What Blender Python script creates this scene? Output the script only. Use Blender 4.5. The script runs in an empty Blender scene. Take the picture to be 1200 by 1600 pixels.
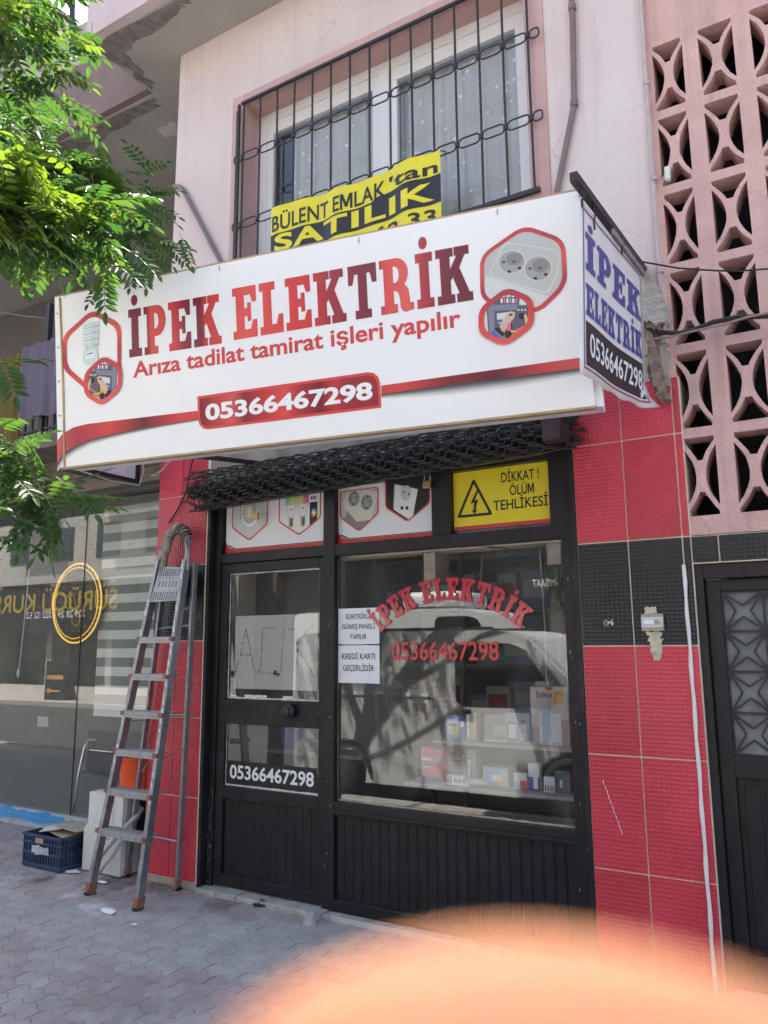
import bpy, bmesh, math, random
from mathutils import Vector, Matrix, noise as mnoise
from mathutils.geometry import tessellate_polygon
rnd = random.Random(7)
SC = bpy.context.scene
COL = SC.collection
R = math.radians

# ------------------------------------------------------------------ camera
FPX = 1184.65
YAW, PITCH, ROLL = R(30.5288), R(9.75614), R(-0.46298)
CAM = Vector((0, -4.457, 1.80))
def cam_axes():
    cy, sy, cp, sp = math.cos(YAW), math.sin(YAW), math.cos(PITCH), math.sin(PITCH)
    f = Vector((-sy*cp, cy*cp, sp)); r = Vector((cy, sy, 0)); u = r.cross(f)
    cr, sr = math.cos(ROLL), math.sin(ROLL)
    return cr*r + sr*u, -sr*r + cr*u, f
CR, CU, CF = cam_axes()
cd = bpy.data.cameras.new('camera'); cam = bpy.data.objects.new('camera', cd); COL.objects.link(cam)
cam.matrix_world = Matrix(((CR.x, CU.x, -CF.x, CAM.x), (CR.y, CU.y, -CF.y, CAM.y), (CR.z, CU.z, -CF.z, CAM.z), (0, 0, 0, 1)))
cd.sensor_fit = 'VERTICAL'; cd.sensor_height = 36; cd.sensor_width = 27
cd.lens = 36*FPX/1600
cd.clip_start = 0.005; cd.clip_end = 500
cd.dof.use_dof = True; cd.dof.focus_distance = 5.6; cd.dof.aperture_fstop = 7.5   # a phone lens: 4 mm pupil
SC.camera = cam
# ------------------------------------------------------------------ light
SUN_EL, SUN_AZ = R(65), R(-36)       # azimuth from +y towards +x
sdir = Vector((math.cos(SUN_EL)*math.sin(SUN_AZ), math.cos(SUN_EL)*math.cos(SUN_AZ), math.sin(SUN_EL)))
w = bpy.data.worlds.new("World"); SC.world = w; w.use_nodes = True
nt = w.node_tree; bg = nt.nodes['Background']
sky = nt.nodes.new('ShaderNodeTexSky'); sky.sky_type = 'NISHITA'; sky.sun_disc = False
sky.sun_elevation = SUN_EL; sky.sun_rotation = SUN_AZ; sky.dust_density = 2.5; sky.ozone_density = 1.0
nt.links.new(sky.outputs[0], bg.inputs[0]); bg.inputs[1].default_value = 0.125
sl = bpy.data.lights.new('sun', 'SUN'); sl.energy = 5.0; sl.angle = R(0.5); sl.color = (1, .95, .86)
so = bpy.data.objects.new('sun', sl); COL.objects.link(so)
so.rotation_euler = sdir.to_track_quat('Z', 'Y').to_euler()
SC.view_settings.view_transform = 'Standard'; SC.view_settings.look = 'None'
SC.view_settings.exposure = 2.0; SC.view_settings.gamma = 1
SC.cycles.max_bounces = 8; SC.cycles.transparent_max_bounces = 24; SC.cycles.use_denoising = True
SC.cycles.sample_clamp_indirect = 6; SC.cycles.caustics_reflective = False; SC.cycles.caustics_refractive = False
try: SC.cycles.denoising_input_passes = 'RGB_ALBEDO_NORMAL'
except Exception: pass

# ------------------------------------------------------------------ geometry helpers
def ray(px, py): return CR*((px-600)/FPX) + CU*((800-py)/FPX) + CF
def P(px, py, Y=0.0):
    """measured point: where the sight line through a photo pixel meets the vertical plane y = Y"""
    d = ray(px, py); return CAM + d*((Y-CAM.y)/d.y)
def PX(px, py, X):
    d = ray(px, py); return CAM + d*((X-CAM.x)/d.x)

class MB:
    def __init__(s): s.v = []; s.f = []; s.m = []
    def add(s, vs, fs, mi=0):
        b = len(s.v); s.v += [Vector(v) for v in vs]
        for f in fs: s.f.append([b+i for i in f]); s.m.append(mi)
        return s
    def box(s, x0, x1, y0, y1, z0, z1, mi=0):
        vs = [(x0,y0,z0),(x1,y0,z0),(x1,y1,z0),(x0,y1,z0),(x0,y0,z1),(x1,y0,z1),(x1,y1,z1),(x0,y1,z1)]
        return s.add(vs, [(0,3,2,1),(4,5,6,7),(0,1,5,4),(1,2,6,5),(2,3,7,6),(3,0,4,7)], mi)
    def obox(s, c, ax, ay, az, hx, hy, hz, mi=0):
        c = Vector(c); vs = []
        for k in (-1, 1):
            for (i, j) in ((-1,-1),(1,-1),(1,1),(-1,1)): vs.append(c + ax*(i*hx) + ay*(j*hy) + az*(k*hz))
        return s.add(vs, [(0,3,2,1),(4,5,6,7),(0,1,5,4),(1,2,6,5),(2,3,7,6),(3,0,4,7)], mi)
    def bar(s, a, b, w, h, up=(0,0,1), mi=0):
        a, b = Vector(a), Vector(b); d = (b-a); L = d.length; d.normalize(); up = Vector(up)
        x = d.cross(up)
        if x.length < 1e-4: x = d.cross(Vector((0,1,0)))
        x.normalize(); z = x.cross(d)
        return s.obox((a+b)/2, x, d, z, w/2, L/2, h/2, mi)
    def tube(s, pts, r, n=8, mi=0, cap=True, closed=False):
        pts = [Vector(p) for p in pts]; N = len(pts); b = len(s.v)
        rr = r if isinstance(r, (list, tuple)) else [r]*N
        prev = None
        for i, p in enumerate(pts):
            if closed: t = pts[(i+1) % N] - pts[i-1]
            else: t = pts[min(i+1, N-1)] - pts[max(i-1, 0)]
            if t.length < 1e-9: t = Vector((0,0,1))
            t.normalize()
            if prev is None:
                a = t.cross(Vector((0,0,1)))
                if a.length < 1e-3: a = t.cross(Vector((0,1,0)))
            else: a = prev - t*prev.dot(t)
            a.normalize(); prev = a; c = t.cross(a)
            for k in range(n):
                q = 2*math.pi*k/n
                s.v.append(p + (a*math.cos(q) + c*math.sin(q))*rr[i])
        for i in range(N if closed else N-1):
            j = (i+1) % N
            for k in range(n):
                s.f.append([b+i*n+k, b+i*n+(k+1) % n, b+j*n+(k+1) % n, b+j*n+k]); s.m.append(mi)
        if cap and not closed:
            s.f.append([b+k for k in range(n)][::-1]); s.m.append(mi)
            s.f.append([b+(N-1)*n+k for k in range(n)]); s.m.append(mi)
        return s
    def cyl(s, a, b, r, n=16, mi=0, r2=None): return s.tube([a, b], [r, r if r2 is None else r2], n, mi)
    def ball(s, c, r, n=8, mi=0, sc=(1,1,1)):
        c = Vector(c); b = len(s.v); m = max(4, n//2)
        for i in range(m+1):
            th = math.pi*i/m
            for k in range(n):
                q = 2*math.pi*k/n
                s.v.append(c + Vector((r*sc[0]*math.sin(th)*math.cos(q), r*sc[1]*math.sin(th)*math.sin(q), r*sc[2]*math.cos(th))))
        for i in range(m):
            for k in range(n):
                s.f.append([b+i*n+k, b+(i+1)*n+k, b+(i+1)*n+(k+1) % n, b+i*n+(k+1) % n]); s.m.append(mi)
        return s
    def lathe(s, c, prof, n=20, mi=0, ax=None):
        c = Vector(c); b = len(s.v)
        X, Y, Z = ax if ax else (Vector((1,0,0)), Vector((0,1,0)), Vector((0,0,1)))
        for (r, h) in prof:
            for k in range(n):
                q = 2*math.pi*k/n; s.v.append(c + X*(r*math.cos(q)) + Y*(r*math.sin(q)) + Z*h)
        for i in range(len(prof)-1):
            for k in range(n):
                s.f.append([b+i*n+k, b+i*n+(k+1) % n, b+(i+1)*n+(k+1) % n, b+(i+1)*n+k]); s.m.append(mi)
        s.f.append([b+k for k in range(n)][::-1]); s.m.append(mi)
        s.f.append([b+(len(prof)-1)*n+k for k in range(n)]); s.m.append(mi)
        return s
    def prism(s, poly, f0, f1, mi=0):
        """poly: 2D outline; f0, f1 map (u,v) to the two faces"""
        n = len(poly); b = len(s.v)
        s.v += [Vector(f0(*p)) for p in poly] + [Vector(f1(*p)) for p in poly]
        tr = tessellate_polygon([[Vector((p[0], p[1], 0)) for p in poly]])
        for t in tr:
            s.f.append([b+i for i in t]); s.m.append(mi)
            s.f.append([b+n+i for i in t][::-1]); s.m.append(mi)
        for i in range(n):
            j = (i+1) % n; s.f.append([b+i, b+j, b+n+j, b+n+i]); s.m.append(mi)
        return s
    def sheet(s, fn, nu, nv, mi=0):
        b = len(s.v)
        for j in range(nv+1):
            for i in range(nu+1): s.v.append(Vector(fn(i/nu, j/nv)))
        for j in range(nv):
            for i in range(nu):
                a = b+j*(nu+1)+i; s.f.append([a, a+1, a+nu+2, a+nu+1]); s.m.append(mi)
        return s
    def poly(s, loops, fn, mi=0):
        """flat print: outer loop + holes in 2D, mapped by fn"""
        flat = [p for l in loops for p in l]; b = len(s.v)
        s.v += [Vector(fn(*p)) for p in flat]
        for t in tessellate_polygon([[Vector((p[0], p[1], 0)) for p in l] for l in loops]):
            s.f.append([b+i for i in t]); s.m.append(mi)
        return s
    def build(s, name, mats, parent=None, smooth=False, bevel=0, seg=2, solid=0, recalc=True):
        if not isinstance(mats, (list, tuple)): mats = [mats]
        me = bpy.data.meshes.new(name)
        off = world_loc(parent) if parent is not None else Vector((0,0,0))
        me.from_pydata([tuple(v-off) for v in s.v], [], s.f)
        for m in mats: me.materials.append(m)
        me.polygons.foreach_set('material_index', s.m)
        if recalc:
            bm = bmesh.new(); bm.from_mesh(me); bmesh.ops.recalc_face_normals(bm, faces=bm.faces); bm.to_mesh(me); bm.free()
        if smooth:
            me.polygons.foreach_set('use_smooth', [True]*len(me.polygons))
            if smooth != 'all':
                try: me.set_sharp_from_angle(angle=R(40))
                except Exception: pass
        me.update()
        o = bpy.data.objects.new(name, me); COL.objects.link(o)
        if parent is not None: o.parent = parent
        if solid:
            m = o.modifiers.new('solid', 'SOLIDIFY'); m.thickness = solid; m.offset = 0
        if bevel:
            m = o.modifiers.new('bevel', 'BEVEL'); m.width = bevel; m.segments = seg; m.limit_method = 'ANGLE'; m.angle_limit = R(35)
        return o

def _islands(mb):
    par = list(range(len(mb.v)))
    def find(i):
        while par[i] != i: par[i] = par[par[i]]; i = par[i]
        return i
    for f in mb.f:
        for j in f[1:]: par[find(j)] = find(f[0])
    out = {}
    for f, m in zip(mb.f, mb.m): out.setdefault(find(f[0]), []).append((f, m))
    return list(out.values())
def build_each(mb, name, mats, parent=None, **kw):
    """every separate piece becomes an object of its own"""
    res = []
    for grp in _islands(mb):
        q = MB(); ix = {}
        for f, m in grp:
            for j in f:
                if j not in ix: ix[j] = len(q.v); q.v.append(mb.v[j])
            q.f.append([ix[j] for j in f]); q.m.append(m)
        res.append(q.build(name, mats, parent, **kw))
    return res
def world_loc(o):
    v = Vector((0,0,0))
    while o is not None: v += o.location; o = o.parent
    return v
def tag(o, label, cat, group=None, kind=None):
    o['label'] = label; o['category'] = cat
    if group: o['group'] = group
    if kind: o['kind'] = kind
    return o
def thing(name, label, cat, loc=(0,0,0), group=None):
    o = bpy.data.objects.new(name, None); COL.objects.link(o); o.location = loc; o.empty_display_size = .1
    return tag(o, label, cat, group)
def struct(o): o['kind'] = 'structure'; return o
def copy_tree(o, parent=None):
    c = o.copy(); COL.objects.link(c)
    if parent is not None: c.parent = parent
    for ch in list(o.children): copy_tree(ch, c)
    return c

# ------------------------------------------------------------------ text and glyphs (2D, cap height 1)
_tc = {}
def text2d(body, bold=0.0, space=1.0):
    k = (body, bold, space)
    if k in _tc: return _tc[k]
    def raw(t):
        cu = bpy.data.curves.new('t', 'FONT'); cu.body = t; cu.offset = bold; cu.resolution_u = 4; cu.space_character = space
        ob = bpy.data.objects.new('t', cu); COL.objects.link(ob)
        bpy.context.view_layer.update()
        dg = bpy.context.evaluated_depsgraph_get()
        me = bpy.data.meshes.new_from_object(ob.evaluated_get(dg))
        vs = [(v.co.x, v.co.y) for v in me.vertices]; fs = [tuple(p.vertices) for p in me.polygons]
        bpy.data.objects.remove(ob); bpy.data.meshes.remove(me); bpy.data.curves.remove(cu)
        return vs, fs
    hv, _ = raw('H'); h = max(v[1] for v in hv); b = min(v[1] for v in hv); hw = max(v[0] for v in hv)-min(v[0] for v in hv)
    vs, fs = raw(body.replace('M', 'H'))
    for i, c in enumerate(body):        # the capital M is drawn here: the built-in one fills badly when thickened
        if c != 'M': continue
        x1 = max(v[0] for v in raw(body[:i].replace('M', 'H')+'H')[0]); xa = x1-hw; st = hw*.22; e = hw*.06
        fs = [f for f in fs if not all(xa-e < vs[j][0] < x1+e for j in f)]
        xa -= hw*.06; x1 += hw*.06; m = (xa+x1)/2; n = len(vs)
        L = [(xa,b),(xa+st,b),(xa+st,h-.35*(h-b)),(m-st*.42,b+.12*(h-b)),(m+st*.42,b+.12*(h-b)),(x1-st,h-.35*(h-b)),(x1-st,b),(x1,b),(x1,h),(x1-st*1.25,h),(m,b+.42*(h-b)),(xa+st*1.25,h),(xa,h)]
        vs = vs+L; fs = fs+[tuple(n+q for q in t) for t in tessellate_polygon([[Vector((p[0], p[1], 0)) for p in L]])]
    used = sorted({j for f in fs for j in f}); ix = {j: q for q, j in enumerate(used)}; vs = [vs[j] for j in used]; fs = [tuple(ix[j] for j in f) for f in fs]
    x0 = min(v[0] for v in vs)
    vs = [((x-x0)/(h-b), (y-b)/(h-b)) for x, y in vs]
    _tc[k] = (vs, fs, max(v[0] for v in vs)); return _tc[k]
def I_shape(w, sx0, sx1, sh=.17):
    return [(0,0),(w,0),(w,sh),(sx1,sh),(sx1,1-sh),(w,1-sh),(w,1),(0,1),(0,1-sh),(sx0,1-sh),(sx0,sh),(0,sh)]
def arc(cx, cy, rx, ry, a0, a1, n=12): return [(cx+rx*math.cos(R(a0+(a1-a0)*i/n)), cy+ry*math.sin(R(a0+(a1-a0)*i/n))) for i in range(n+1)]
def slab(ch):
    """slab serif capitals drawn as outlines: (list of loop lists, width)"""
    s = .16
    if ch == 'I': return [[I_shape(.40, .09, .31)]], .40
    if ch == 'İ': return [[I_shape(.40, .09, .31)], [arc(.2, 1.18, .10, .115, 0, 345, 16)]], .40
    if ch == 'L': return [[[(0,0),(.62,0),(.62,.36),(.50,.36),(.44,.18),(.32,.18),(.32,1-s),(.42,1-s),(.42,1),(0,1),(0,1-s),(.09,1-s),(.09,s),(0,s)]]], .62
    if ch == 'E': return [[[(0,0),(.66,0),(.66,.34),(.55,.34),(.48,.17),(.32,.17),(.32,.42),(.40,.42),(.40,.32),(.50,.32),(.50,.68),(.40,.68),(.40,.58),(.32,.58),(.32,.83),(.48,.83),(.54,.68),(.65,.68),(.65,1),(0,1),(0,1-s),(.09,1-s),(.09,s),(0,s)]]], .66
    if ch == 'T': return [[[(.15,0),(.55,0),(.55,s),(.46,s),(.46,.83),(.54,.83),(.59,.64),(.70,.64),(.70,1),(0,1),(0,.64),(.11,.64),(.16,.83),(.24,.83),(.24,s),(.15,s)]]], .70
    if ch == 'K': return [[[(0,0),(.40,0),(.40,s),(.32,s),(.32,.40),(.37,.46),(.50,s),(.44,s),(.44,0),(.80,0),(.80,s),(.73,s),(.53,.62),(.66,1-s),(.76,1-s),(.76,1),(.42,1),(.42,1-s),(.47,1-s),(.32,.62),(.32,1-s),(.40,1-s),(.40,1),(0,1),(0,1-s),(.09,1-s),(.09,s),(0,s)]]], .80
    if ch == 'P': return [[[(0,0),(.42,0),(.42,s),(.32,s),(.32,.36),(.40,.36)] + arc(.40,.68,.27,.32,-90,90,10) + [(0,1),(0,1-s),(.09,1-s),(.09,s),(0,s)],
                           [(.32,.52),(.32,.84)] + arc(.36,.68,.09,.16,90,-90,6)]], .67
    if ch == 'R': return [[[(0,0),(.40,0),(.40,s),(.32,s),(.32,.40),(.36,.40)] + arc(.36,.22,.10,.18,90,0,3) + [(.46,.10)] + arc(.60,.12,.14,.13,180,270,4) + [(.78,.02),(.78,.15),(.70,.15),(.68,.30)] + arc(.54,.34,.14,.14,-10,60,3)[1:] + arc(.40,.72,.28,.28,-50,90,9) + [(0,1),(0,1-s),(.09,1-s),(.09,s),(0,s)],
                           [(.32,.55),(.32,.85)] + arc(.37,.70,.09,.15,90,-90,6)]], .78
    return [], .3
def slab_text(mb, body, fn, widths=None, gap=.07, space=.30, mi=0):
    """writes slab capitals; fn maps (u in 0..1, v in cap heights); returns nothing"""
    x = 0; items = []
    for ch in body:
        if ch == ' ': x += space; continue
        g, wd = slab(ch); items.append((g, x)); x += wd + gap
    tot = x-gap
    for g, x0 in items:
        for loops in g:
            mb.poly([[((p[0]+x0)/tot, p[1]) for p in l] for l in loops], fn, mi)
def put_text(mb, body, fn, u0, u1, v0, ch, bold=0.0, mi=0):
    """plain text fitted from u0 to u1 with baseline v0 and cap height ch, in the coordinates of fn"""
    vs, fs, wd = text2d(body, bold)
    mb.add([fn(u0+(u1-u0)*x/wd, v0+ch*y) for x, y in vs], fs, mi)
def round_poly(pts, r, n=5):
    out = []; N = len(pts)
    for i in range(N):
        p = Vector(pts[i]).to_2d(); a = Vector(pts[i-1]).to_2d(); b = Vector(pts[(i+1) % N]).to_2d()
        da = (a-p); db = (b-p); k = min(r, da.length*.45, db.length*.45); p1 = p+da.normalized()*k; p2 = p+db.normalized()*k
        for j in range(n+1):
            t = j/n; q = p1*((1-t)**2) + p*(2*t*(1-t)) + p2*(t*t); out.append((q.x, q.y))
    return out
def shrink(pts, d):
    c = [sum(p[0] for p in pts)/len(pts), sum(p[1] for p in pts)/len(pts)]; out = []
    for p in pts:
        v = Vector((p[0]-c[0], p[1]-c[1])); L = v.length; out.append((c[0]+v.x*(1-d/L), c[1]+v.y*(1-d/L)))
    return out
def ell(cx, cy, rx, ry, n=20, rot=0):
    c, s = math.cos(R(rot)), math.sin(R(rot)); o = []
    for i in range(n):
        a = 2*math.pi*i/n; x, y = rx*math.cos(a), ry*math.sin(a); o.append((cx+x*c-y*s, cy+x*s+y*c))
    return o

# ------------------------------------------------------------------ materials
MATS = {}
def mat(name, col, rough=.6, metal=0.0, var=.12, scale=6.0, bump=0.0, bscale=40.0, col2=None, stain=0.0, stain_col=(.12,.10,.09), spec=None, detail=5.0):
    if name in MATS: return MATS[name]
    m = bpy.data.materials.new(name); m.use_nodes = True; t = m.node_tree; N = t.nodes; L = t.links
    b = N['Principled BSDF']; b.inputs['Roughness'].default_value = rough; b.inputs['Metallic'].default_value = metal
    if spec is not None: b.inputs['Specular IOR Level'].default_value = spec
    tc = N.new('ShaderNodeTexCoord'); nz = N.new('ShaderNodeTexNoise'); nz.inputs['Scale'].default_value = scale; nz.inputs['Detail'].default_value = detail
    L.new(tc.outputs['Object'], nz.inputs['Vector'])
    rp = N.new('ShaderNodeValToRGB'); rp.color_ramp.elements[0].position = .3; rp.color_ramp.elements[1].position = .7
    c2 = col2 if col2 else tuple(min(1, c*(1+var)) for c in col); c1 = col if col2 else tuple(c*(1-var) for c in col)
    rp.color_ramp.elements[0].color = (*c1, 1); rp.color_ramp.elements[1].color = (*c2, 1)
    L.new(nz.outputs['Fac'], rp.inputs['Fac']); out = rp.outputs['Color']
    if stain:
        n2 = N.new('ShaderNodeTexNoise'); n2.inputs['Scale'].default_value = scale*.45+.7; n2.inputs['Detail'].default_value = 8; n2.inputs['Roughness'].default_value = .7
        L.new(tc.outputs['Object'], n2.inputs['Vector'])
        r2 = N.new('ShaderNodeValToRGB'); r2.color_ramp.elements[0].position = .52; r2.color_ramp.elements[1].position = .72
        r2.color_ramp.elements[0].color = (0,0,0,1); r2.color_ramp.elements[1].color = (stain,)*3 + (1,)
        L.new(n2.outputs['Fac'], r2.inputs['Fac'])
        mx = N.new('ShaderNodeMixRGB'); L.new(r2.outputs['Color'], mx.inputs['Fac']); L.new(out, mx.inputs['Color1']); mx.inputs['Color2'].default_value = (*stain_col, 1)
        out = mx.outputs['Color']
    L.new(out, b.inputs['Base Color'])
    if bump:
        n3 = N.new('ShaderNodeTexNoise'); n3.inputs['Scale'].default_value = bscale; n3.inputs['Detail'].default_value = 6
        L.new(tc.outputs['Object'], n3.inputs['Vector'])
        bp = N.new('ShaderNodeBump'); bp.inputs['Strength'].default_value = bump; bp.inputs['Distance'].default_value = .01
        L.new(n3.outputs['Fac'], bp.inputs['Height']); L.new(bp.outputs['Normal'], b.inputs['Normal'])
    MATS[name] = m; return m
def flat(name, col, rough=.5): return mat(name, col, rough, var=.03, scale=3)
def glass_mat(name, ior=1.5, tint=(.95,.97,.96), dirt=.03):
    m = bpy.data.materials.new(name); m.use_nodes = True; t = m.node_tree; N = t.nodes; L = t.links
    N.remove(N['Principled BSDF']); out = N['Material Output']
    tr = N.new('ShaderNodeBsdfTransparent'); tr.inputs[0].default_value = (*tint, 1)
    gl = N.new('ShaderNodeBsdfGlossy'); gl.inputs['Roughness'].default_value = 0.0
    fr = N.new('ShaderNodeFresnel'); ge = N.new('ShaderNodeNewGeometry'); io = N.new('ShaderNodeMix')
    io.inputs[2].default_value = ior; io.inputs[3].default_value = 1/ior     # same mirror strength from both faces of the thin sheet
    L.new(ge.outputs['Backfacing'], io.inputs[0]); L.new(io.outputs[0], fr.inputs['IOR'])
    mx = N.new('ShaderNodeMixShader'); L.new(fr.outputs[0], mx.inputs[0]); L.new(tr.outputs[0], mx.inputs[1]); L.new(gl.outputs[0], mx.inputs[2])
    df = N.new('ShaderNodeBsdfDiffuse'); df.inputs[0].default_value = (.6,.6,.58,1)
    tc = N.new('ShaderNodeTexCoord'); nz = N.new('ShaderNodeTexNoise'); nz.inputs['Scale'].default_value = 2.2; nz.inputs['Detail'].default_value = 8
    L.new(tc.outputs['Object'], nz.inputs['Vector'])
    mr = N.new('ShaderNodeMapRange'); mr.inputs[1].default_value = .45; mr.inputs[2].default_value = .8; mr.inputs[3].default_value = dirt*.3; mr.inputs[4].default_value = dirt*2.5
    L.new(nz.outputs['Fac'], mr.inputs[0])
    m2 = N.new('ShaderNodeMixShader'); L.new(mr.outputs[0], m2.inputs[0]); L.new(mx.outputs[0], m2.inputs[1]); L.new(df.outputs[0], m2.inputs[2])
    L.new(m2.outputs[0], out.inputs['Surface']); MATS[name] = m; return m
def emit_mat(name, col, s):
    m = bpy.data.materials.new(name); m.use_nodes = True; b = m.node_tree.nodes['Principled BSDF']
    b.inputs['Base Color'].default_value = (*col, 1); b.inputs['Emission Color'].default_value = (*col, 1); b.inputs['Emission Strength'].default_value = s
    MATS[name] = m; return m
def ramp_mat(name, stops, axis=0, span=(0, 1), rough=.35, wave=None):
    """printed colour blend: colour bands along one object axis"""
    m = bpy.data.materials.new(name); m.use_nodes = True; t = m.node_tree; N = t.nodes; L = t.links; b = N['Principled BSDF']
    b.inputs['Roughness'].default_value = rough
    tc = N.new('ShaderNodeTexCoord'); sp = N.new('ShaderNodeSeparateXYZ'); L.new(tc.outputs['Object'], sp.inputs[0])
    mr = N.new('ShaderNodeMapRange'); mr.inputs[1].default_value = span[0]; mr.inputs[2].default_value = span[1]
    L.new(sp.outputs[axis], mr.inputs[0])
    rp = N.new('ShaderNodeValToRGB'); e = rp.color_ramp.elements
    while len(e) > 1: e.remove(e[0])
    e[0].position = stops[0][0]; e[0].color = (*stops[0][1], 1)
    for p, c in stops[1:]: k = e.new(p); k.color = (*c, 1)
    L.new(mr.outputs[0], rp.inputs[0]); L.new(rp.outputs[0], b.inputs['Base Color']); MATS[name] = m; return m
def tile_mat(name, col, rough=.22):
    m = bpy.data.materials.new(name); m.use_nodes = True; t = m.node_tree; N = t.nodes; L = t.links; b = N['Principled BSDF']
    b.inputs['Roughness'].default_value = rough
    tc = N.new('ShaderNodeTexCoord'); sp = N.new('ShaderNodeSeparateXYZ'); L.new(tc.outputs['Object'], sp.inputs[0])
    def mth(op, a, bb=None):
        n = N.new('ShaderNodeMath'); n.operation = op
        for i, q in enumerate((a, bb)):
            if q is None: continue
            if isinstance(q, (int, float)): n.inputs[i].default_value = q
            else: L.new(q, n.inputs[i])
        return n.outputs[0]
    K = 118.0
    u = mth('MULTIPLY', sp.outputs[0], K); v = mth('MULTIPLY', sp.outputs[2], K*1.15)
    h = mth('MULTIPLY', mth('SINE', mth('ADD', u, v)), mth('SINE', mth('SUBTRACT', u, v)))
    h = mth('MAXIMUM', h, -.15)
    nz = N.new('ShaderNodeTexNoise'); nz.inputs['Scale'].default_value = 2.0; nz.inputs['Detail'].default_value = 4; L.new(tc.outputs['Object'], nz.inputs['Vector'])
    bp = N.new('ShaderNodeBump'); bp.inputs['Strength'].default_value = .48; bp.inputs['Distance'].default_value = .004
    L.new(h, bp.inputs['Height']); L.new(bp.outputs['Normal'], b.inputs['Normal'])
    rp = N.new('ShaderNodeValToRGB'); rp.color_ramp.elements[0].position = .3; rp.color_ramp.elements[1].position = .75
    rp.color_ramp.elements[0].color = (*[c*.80 for c in col], 1); rp.color_ramp.elements[1].color = (*[min(1, c*1.1+.004) for c in col], 1)
    L.new(nz.outputs['Fac'], rp.inputs['Fac']); L.new(rp.outputs['Color'], b.inputs['Base Color'])
    n5 = N.new('ShaderNodeTexNoise'); n5.inputs['Scale'].default_value = 9; n5.inputs['Detail'].default_value = 6; L.new(tc.outputs['Object'], n5.inputs['Vector'])
    mr = N.new('ShaderNodeMapRange'); mr.inputs[3].default_value = rough*.7; mr.inputs[4].default_value = rough*2.0; L.new(n5.outputs['Fac'], mr.inputs[0]); L.new(mr.outputs[0], b.inputs['Roughness'])
    MATS[name] = m; return m
def leaf_mat(name, col, col2):
    m = bpy.data.materials.new(name); m.use_nodes = True; t = m.node_tree; N = t.nodes; L = t.links; b = N['Principled BSDF']; out = N['Material Output']
    b.inputs['Roughness'].default_value = .38
    tc = N.new('ShaderNodeTexCoord'); nz = N.new('ShaderNodeTexNoise'); nz.inputs['Scale'].default_value = 5; nz.inputs['Detail'].default_value = 3; L.new(tc.outputs['Object'], nz.inputs['Vector'])
    rp = N.new('ShaderNodeValToRGB'); rp.color_ramp.elements[0].position = .35; rp.color_ramp.elements[1].position = .65
    rp.color_ramp.elements[0].color = (*col, 1); rp.color_ramp.elements[1].color = (*col2, 1)
    L.new(nz.outputs['Fac'], rp.inputs['Fac']); L.new(rp.outputs['Color'], b.inputs['Base Color'])
    tl = N.new('ShaderNodeBsdfTranslucent'); hs = N.new('ShaderNodeMixRGB'); hs.blend_type = 'MULTIPLY'; hs.inputs[0].default_value = 1; hs.inputs['Color2'].default_value = (2.4, 2.2, .75, 1)
    L.new(rp.outputs['Color'], hs.inputs['Color1']); L.new(hs.outputs[0], tl.inputs[0])
    mx = N.new('ShaderNodeMixShader'); mx.inputs[0].default_value = .45; L.new(b.outputs[0], mx.inputs[1]); L.new(tl.outputs[0], mx.inputs[2])
    L.new(mx.outputs[0], out.inputs['Surface']); MATS[name] = m; return m

def weather(m, streak=.35, crack=.5, col=(.40,.31,.30)):
    t = m.node_tree; N = t.nodes; L = t.links; b = N['Principled BSDF']; tc = N.new('ShaderNodeTexCoord')
    def over(fac, c):
        mx = N.new('ShaderNodeMixRGB'); src = b.inputs['Base Color'].links[0].from_socket; L.new(fac, mx.inputs[0]); L.new(src, mx.inputs[1]); mx.inputs[2].default_value = (*c, 1); L.new(mx.outputs[0], b.inputs['Base Color'])
    def rng(sock, a, z, lo, hi):
        r = N.new('ShaderNodeMapRange'); r.inputs[1].default_value = a; r.inputs[2].default_value = z; r.inputs[3].default_value = lo; r.inputs[4].default_value = hi; L.new(sock, r.inputs[0]); return r.outputs[0]
    mp = N.new('ShaderNodeMapping'); mp.inputs['Scale'].default_value = (7, 7, .45); L.new(tc.outputs['Object'], mp.inputs[0])
    n = N.new('ShaderNodeTexNoise'); n.inputs['Scale'].default_value = 1.6; n.inputs['Detail'].default_value = 7; L.new(mp.outputs[0], n.inputs['Vector']); over(rng(n.outputs['Fac'], .52, .78, 0, streak), col)
    n2 = N.new('ShaderNodeTexNoise'); n2.inputs['Scale'].default_value = 2.2; n2.inputs['Detail'].default_value = 5; L.new(tc.outputs['Object'], n2.inputs['Vector'])
    ad = N.new('ShaderNodeVectorMath'); ad.operation = 'MULTIPLY_ADD'; L.new(n2.outputs['Color'], ad.inputs[0]); ad.inputs[1].default_value = (.5,.5,.5); L.new(tc.outputs['Object'], ad.inputs[2])
    v = N.new('ShaderNodeTexVoronoi'); v.feature = 'DISTANCE_TO_EDGE'; v.inputs['Scale'].default_value = 1.3; L.new(ad.outputs[0], v.inputs['Vector'])
    k = N.new('ShaderNodeMath'); k.operation = 'MULTIPLY'; L.new(rng(v.outputs['Distance'], .0, .006, crack, 0), k.inputs[0]); L.new(rng(n2.outputs['Fac'], .45, .6, 0, 1), k.inputs[1]); over(k.outputs[0], tuple(c*.75 for c in col))
    return m
WALL = mat('pale_pink_render', (.63,.505,.485), .85, scale=1.1, col2=(.685,.59,.575), bump=.25, bscale=25, stain=.22, stain_col=(.50,.38,.37))
WALL_R = mat('whitish_pink_render', (.66,.55,.535), .85, scale=1.3, col2=(.72,.65,.64), bump=.3, bscale=22, stain=.30, stain_col=(.50,.40,.41))
TRIM = mat('pink_trim_paint', (.56,.36,.34), .8, scale=3, var=.08, bump=.25, bscale=60, stain=.25, stain_col=(.42,.30,.28))
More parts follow.
